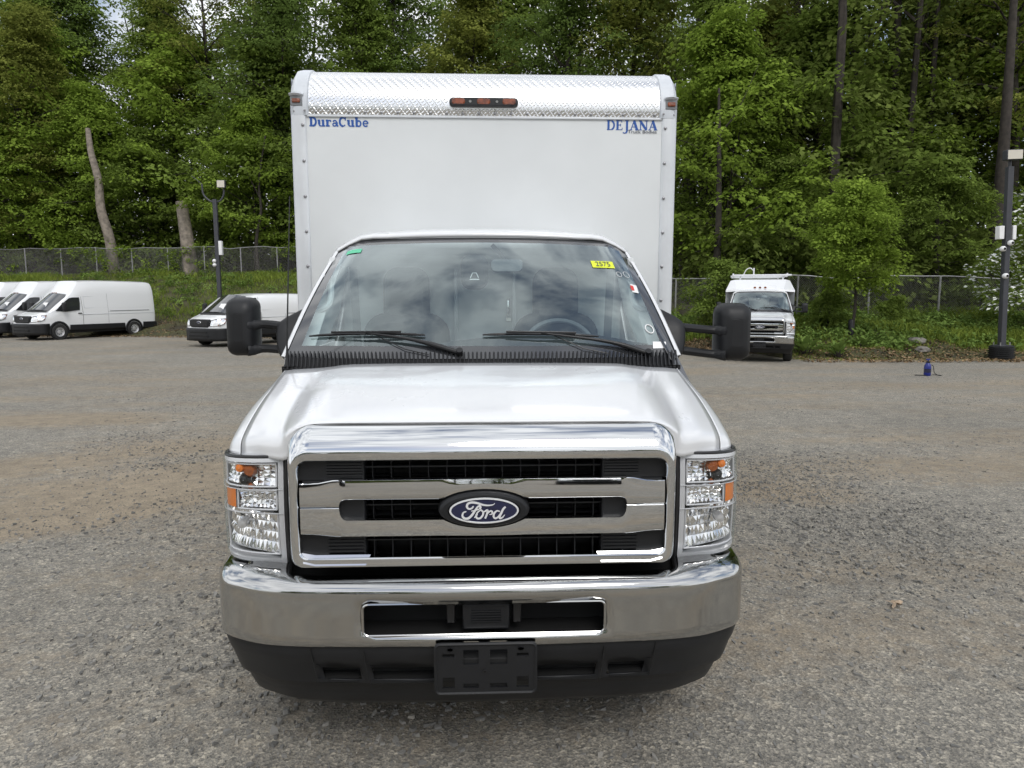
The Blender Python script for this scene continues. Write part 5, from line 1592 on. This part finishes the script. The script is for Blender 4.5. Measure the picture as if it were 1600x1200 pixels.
# chain-link fences along the top of the bank
def fence(name, label, xs_, hgt, spacing, sag):
    P = [np.array([x, yb(x) + bank_d(x), bank_z(x, yb(x) + bank_d(x))]) for x in xs_]
    root = thing(name, label, 'fence', tuple(P[0]))
    O = P[0]
    dist = np.concatenate([[0], np.cumsum([np.linalg.norm((P[i + 1] - P[i])[:2]) for i in range(len(P) - 1)])])
    A = np.array(P)
    def at(d):
        return np.array([np.interp(d, dist, A[:, q]) for q in range(3)])
    k = 0
    while k * spacing < dist[-1]:
        p = at(k * spacing) - O
        mesh('post', *tubevf([p + (0, 0, -.2), p + (0, 0, hgt + .03)], .042, 8), 'galv', root, rel=False)
        k += 1
    rail = [at(d) - O + (0, 0, hgt + sag * sin(d * 1.9) * .02) for d in np.arange(0, dist[-1], 1.2)]
    mesh('top_rail', *tubevf(rail, .030, 7), 'galv', root, rel=False)
    V, F = [], []
    step, wr = .095, .0055
    n = int((dist[-1] - hgt) / step)
    for i in range(n):
        for sg in (1, -1):
            d0, d1 = (i * step, i * step + hgt) if sg > 0 else (i * step + hgt, i * step)
            a, b = at(d0) - O + (0, 0, .03), at(d1) - O + (0, 0, hgt)
            q = len(V)
            for c in (a, b):
                V += [tuple(c + (wr, 0, 0)), tuple(c + (-wr * .5, wr, 0)), tuple(c + (-wr * .5, -wr, 0))]
            F += [(q, q + 1, q + 4, q + 3), (q + 1, q + 2, q + 5, q + 4), (q + 2, q, q + 3, q + 5)]
    mesh('wire_mesh', V, F, 'wire', root, rel=False, kind='stuff', smooth=0)
    return at, dist[-1]
atL, dL = fence('chain_link_fence', 'long grey chain-link fence overgrown with vines on the left bank', np.linspace(-42, -2, 30), 1.85, 2.6, 1)
atR, dR = fence('chain_link_fence', 'silver chain-link fence on the right bank behind the young tree', np.linspace(6.5, 34, 20), 1.75, 3.05, 0)
# vines and undergrowth against the fences
rngV = np.random.default_rng(9)
cen = []
for at, dd, n, lo, hi in ((atL, dL, 330, .0, 2.1), (atR, dR, 45, 0, .6)):
    for _ in range(n):
        d = rngV.uniform(0, dd)
        if at is atL and sin(d * .9) + sin(d * .37 + 1) + rngV.normal(0, .5) < -.2:
            continue
        cen.append(at(d) + (0, rngV.normal(.1, .3), rngV.uniform(lo, hi)))
lv = sprays(rngV, np.array(cen), None, 42, rngV.uniform(.25, .6, len(cen)), .10, .15)
o = leaf_quads('fence_vines', *lv, 'leaf_y', None, 'stuff')
tag(o, 'green vines and undergrowth climbing the chain-link fences', 'vines')

# grass, weeds and leaf litter on the bank
def bank_points(rng, n, x0, x1, d0, d1, pw=1.0):
    x = rng.uniform(x0, x1, n)
    d = d0 + (d1 - d0) * rng.random(n) ** pw
    y = yb(x) + d
    return x, y, np.where(y < yb(x) + .12, lot_z(y) + .004, bank_z(x, y))
rg = np.random.default_rng(31)
X, Y_, Z_ = [np.concatenate(q) for q in zip(bank_points(rg, 60000, -36, -3, 3.0, 14.5), bank_points(rg, 52000, 4, 26, 1.6, 8.5), bank_points(rg, 8000, 9.8, 26, -.6, 1.8))]
patch = np.sin(.8 * X + .5 * np.sin(1.3 * Y_)) + np.sin(1.1 * Y_ + .6 * X) + rg.normal(0, .7, len(X))
k = patch > -.9
X, Y_, Z_ = X[k], Y_[k], Z_[k]
n = len(X)
hgt = rg.uniform(.10, .42, n) * (1 + .4 * np.sin(.5 * X + Y_)) * np.clip((Y_ - yb(X)) / 2.6, .25, 1)
a = rg.uniform(0, 2 * pi, n)
C_ = np.stack([X, Y_, Z_ + hgt * .42], 1)
Nn = unit(np.stack([np.cos(a), np.sin(a), rg.uniform(.1, .6, n)], 1))
Ax = np.stack([rg.normal(0, .35, n), rg.normal(0, .35, n), np.ones(n)], 1)
o = leaf_quads('bank_grass', C_, Nn, Ax, hgt, rg.normal(.5, .2, n), 'grass', None, 'stuff', asp=.09)
tag(o, 'tall green grass growing on the bank below the fences', 'grass')
X, Y_, Z_ = [np.concatenate(q) for q in zip(bank_points(rg, 520, -36, -3, 3.5, 13.5), bank_points(rg, 800, 4.2, 26, 1.6, 8.0))]
cen = np.stack([X, Y_, Z_ + rg.uniform(.05, .30, len(X))], 1)
lv = sprays(rg, cen, None, 44, rg.uniform(.18, .5, len(cen)), .09, .14)
o = leaf_quads('bank_weeds', *lv, 'weed', None, 'stuff')
tag(o, 'leafy green weeds covering the bank', 'weeds')
X, Y_, Z_ = [np.concatenate(q) for q in zip(bank_points(rg, 9000, -36, -3, -.9, 3.6, 1.2), bank_points(rg, 9000, 3.5, 9.4, -.9, 3.0, 1.2), bank_points(rg, 9000, 9.8, 24, -.9, 2.4, 1.0))]
n = len(X)
o = leaf_quads('leaf_litter', np.stack([X, Y_, Z_ + rg.uniform(.005, .05, n)], 1), unit(np.stack([rg.normal(0, .4, n), rg.normal(0, .4, n), np.ones(n)], 1)), rg.normal(0, 1, (n, 3)), rg.uniform(.04, .12, n), rg.beta(1.6, 2, n), 'litter', None, 'stuff')
tag(o, 'brown wood chips and leaf litter at the foot of the bank', 'mulch')
def burdock(label, x, y, sc, seed):
    r = np.random.default_rng(seed)
    n = 44
    a = r.uniform(0, 2 * pi, n)
    el = r.uniform(.5, 1.25, n)
    ln = r.uniform(.2, .5, n) * sc
    d = np.stack([np.cos(a) * np.cos(el), np.sin(a) * np.cos(el), np.sin(el)], 1)
    t = thing('broadleaf_weed', label, 'plant', (x, y, float(bank_z(x, y))), 0, 'broad-leaved weeds on the right bank')
    lf = leaf_quads('leaves', d * ln[:, None], unit(np.stack([-np.cos(a) * np.sin(el), -np.sin(a) * np.sin(el), np.cos(el) + .25], 1)), d + np.array([0, 0, -.35]), ln * .75, r.normal(.55, .15, n), 'weed', t, asp=.6)
    mesh('stems', *join(*[tubevf([(0, 0, -.05), tuple(q * w * .6)], [.012 * sc, .006], 4) for q, w in zip(d, ln)]), 'bark', t, rel=False)
burdock('large broad-leaved weed at the gravel edge right of the service truck', 11.35, 22.2, 1.0, 1)
burdock('broad-leaved weed beside the service truck\'s towing mirror', 10.6, 22.9, 1.15, 2)
burdock('broad-leaved weed close right of the cargo box above the mulch', 6.9, 27.9, 1.3, 3)
burdock('broad-leaved weed in front of the young staked tree', 12.9, 23.6, .9, 4)
# ------------------------------------------------------------------ light poles, sprayer, small things
def pole_thing(name, label, x, y, z0, ztop, w):
    p = thing(name, label, 'light pole', (x, y, z0))
    mesh('post', *boxvf(-w / 2, w / 2, -w / 2, w / 2, 0, ztop - z0), 'pole', p, rel=False, bevel=.015)
    return p
zr = -.22
rp = pole_thing('light_pole', 'dark square light pole on a ribbed black base at the right', 16.34, 21.7, zr, 5.70, .17)
rp.rotation_euler = (0, -radians(2.4), 0)
prof = []
for k in range(6):
    prof += [(.02 + k * .065, .37), (.045 + k * .065, .37), (.05 + k * .065, .33), (.08 + k * .065, .33)]
prof += [(.42, .36), (.44, .34), (.44, .001)]
mesh('base', *lathe(prof, 24, 'z'), 'black', rp, rel=False, smooth=20)
box('base_plate', -.20, .20, -.20, .20, .44, .47, 'pole', rp, .01, rel=False)
for sx in (-1, 1):
    for sy in (-1, 1):
        mesh('anchor_bolt', *lathe([(.44, .02), (.56, .02), (.56, .001)], 8, 'z', (sx * .15, sy * .15, 0)), 'galv', rp, rel=False)
tube('tenon', [(0, 0, 5.85), (0, 0, 6.12)], .045, 'pole', rp, rel=False)
hd = mesh('floodlight', *boxvf(-.24, .26, -.20, .02, 6.10, 6.40), 'pole', rp, rel=False, bevel=.02)
mesh('light_face', *gridvf([[(-.22, -.206, 6.12), (.24, -.206, 6.12)], [(-.22, -.206, 6.38), (.24, -.206, 6.38)]]), 'lamp_face', hd, rel=False)
box('control_box', -.30, -.14, -.10, .10, 3.75, 4.15, 'paper', rp, .015, rel=False)
box('control_box', .13, .24, -.10, .10, 3.72, 4.15, 'paper', rp, .015, rel=False)
def dome(x, z, y=-.16):
    c = mesh('security_camera', *lathe([(-.10, .001), (-.09, .05), (-.04, .085), (.02, .085), (.06, .07), (.10, .03)], 14, 'y', (x, y, z)), 'paper', rp, rel=False, smooth=60)
    mesh('camera_lens', *lathe([(-.105, .001), (-.10, .035), (-.08, .045)], 12, 'y', (x, y - .004, z)), 'void', c, rel=False)
dome(-.22, 3.45)
dome(.02, 3.62)
dome(-.10, 2.62)

zl = float(bank_z(-13.4, 37.0))
lp = pole_thing('light_pole', 'dark light pole with curved twin arms behind the low van', -13.4, 37.0, zl, 6.55, .19)
h = 6.55 - zl
tube('arm', cr([(0, 0, h - .15), (-.28, 0, h - .05), (-.55, 0, h + .25), (-.60, 0, h + .75)], 5), .045, 'pole', lp, rel=False)
tube('arm', cr([(0, 0, h - .15), (.28, 0, h - .05), (.45, 0, h + .25), (.45, 0, h + .6)], 5), .045, 'pole', lp, rel=False)
tube('aerial_rod', [(-.60, 0, h + .75), (-1.1, 0, h + 1.15)], .018, 'pole', lp, rel=False)
fl = mesh('floodlight', *boxvf(.18, .58, -.16, .04, h + .55, h + .92), 'pole', lp, rel=False, bevel=.02)
mesh('light_face', *gridvf([[(.20, -.166, h + .57), (.56, -.166, h + .57)], [(.20, -.166, h + .90), (.56, -.166, h + .90)]]), 'lamp_face', fl, rel=False)
box('control_box', .10, .26, -.12, .10, 3.2 - zl + .6, 3.9 - zl + .6, 'paper', lp, .015, rel=False)
for z in (3.15, 2.95):
    mesh('security_camera', *lathe([(-.10, .001), (-.08, .06), (0, .10), (.06, .08), (.10, .03)], 12, 'y', (-.14, -.12, z - zl + .35)), 'paper', lp, rel=False, smooth=60)

# pump sprayer standing on the gravel, its hose and wand lying beside it
bz = float(gz(11.15, 17.3))
bt = thing('pump_sprayer', 'blue pump sprayer bottle standing on the gravel at the right', 'sprayer', (11.15, 17.3, bz))
mesh('tank', *lathe([(0, .001), (0, .072), (.02, .082), (.22, .082), (.28, .070), (.31, .045), (.33, .04)], 18, 'z'), 'bottle', bt, rel=False, smooth=40)
mesh('collar', *lathe([(.33, .05), (.36, .05), (.37, .03), (.37, .001)], 14, 'z'), 'black', bt, rel=False)
mesh('pump_handle', *join(tubevf([(0, 0, .36), (0, 0, .41)], .014, 8), tubevf([(-.05, 0, .41), (.05, 0, .41)], .016, 8)), 'bottle', bt, rel=False)
mesh('label_band', *lathe([(.08, .0835), (.18, .0835)], 18, 'z'), 'navy', bt, rel=False)
tube('hose', cr([(.07, 0, .28), (.13, -.02, .24), (.15, -.05, .08), (.25, -.08, .014), (.35, -.02, .012), (.20, .10, .012)], 6), .008, 'black', bt, rel=False)
tube('wand', [(-.33, -.02, .020), (-.10, -.10, .018)], .012, 'black', bt, rel=False)

# oak leaf on the gravel
def dead_leaf(label, x, y, s, rz):
    out = []
    for k in range(28):
        a = 2 * pi * k / 28
        r = s * (.62 + .38 * cos(5 * a)) * (.7 + .3 * abs(cos(a)))
        out.append((r * cos(a), r * .75 * sin(a), .012 + .010 * sin(3 * a)))
    V = [(0, 0, .016)] + out
    F = [(0, 1 + k, 1 + (k + 1) % 28) for k in range(28)]
    o = mesh('fallen_leaf', V, F, 'dry_leaf', None, smooth=40)
    o.location = (x, y, float(gz(x, y)) + .012)
    o.rotation_euler = (.1, .05, rz)
    return tag(o, label, 'leaf')
dead_leaf('dry brown lobed leaf lying on the gravel at the right', 2.42, 3.90, .070, .4)

# stones at the edge of the bank
def stone_thing(label, x, y, r, seed):
    rr = random.Random(seed)
    bm = bmesh.new()
    bmesh.ops.create_icosphere(bm, subdivisions=2, radius=r)
    for v in bm.verts:
        v.co *= rr.uniform(.82, 1.12)
        v.co.z *= .55
        v.co.x *= 1.35
    me = bpy.data.meshes.new('stone')
    bm.to_mesh(me)
    bm.free()
    o = put('stone', me, 'rock')
    o.location = (x, y, float(bank_z(x, y)) + r * .2)
    o.rotation_euler = (0, 0, rr.uniform(0, 3))
    return tag(o, label, 'stone')
stone_thing('pale stone in the grass left of the right light pole', 14.6, 23.0, .22, 1)
stone_thing('larger flat stone on the bank left of the right light pole', 15.0, 24.0, .32, 2)
stone_thing('small tan stone at the gravel edge near the broad-leaved weed', 10.75, 21.75, .13, 3)

# what stands behind the viewer and shows only in the chrome: more parked vans and the wood across the lot
for x, y, rz, lab in ((-5.5, -15, 2.9, 'white van behind the viewer, mirrored left of the badge'), (3.2, -14, 3.3, 'white van behind the viewer, mirrored right of the badge'), (11.5, -17, 3.2, 'white van behind the viewer, mirrored in the right end of the grille')):
    c = copy_tree(low)
    c['label'] = lab
    c.location = (x, y, 0)
    c.rotation_euler = (0, 0, rz)
for ob in list(bpy.data.objects):
    if ob.name == 'woodland':
        w2 = copy_tree(ob)
        w2.rotation_euler = (0, 0, pi)
        w2.location = (0, -22, -2.2)
        w2.scale = (1, .8, .62)
        w2['label'] = 'woodland across the lot behind the viewer, seen only mirrored in the chrome'
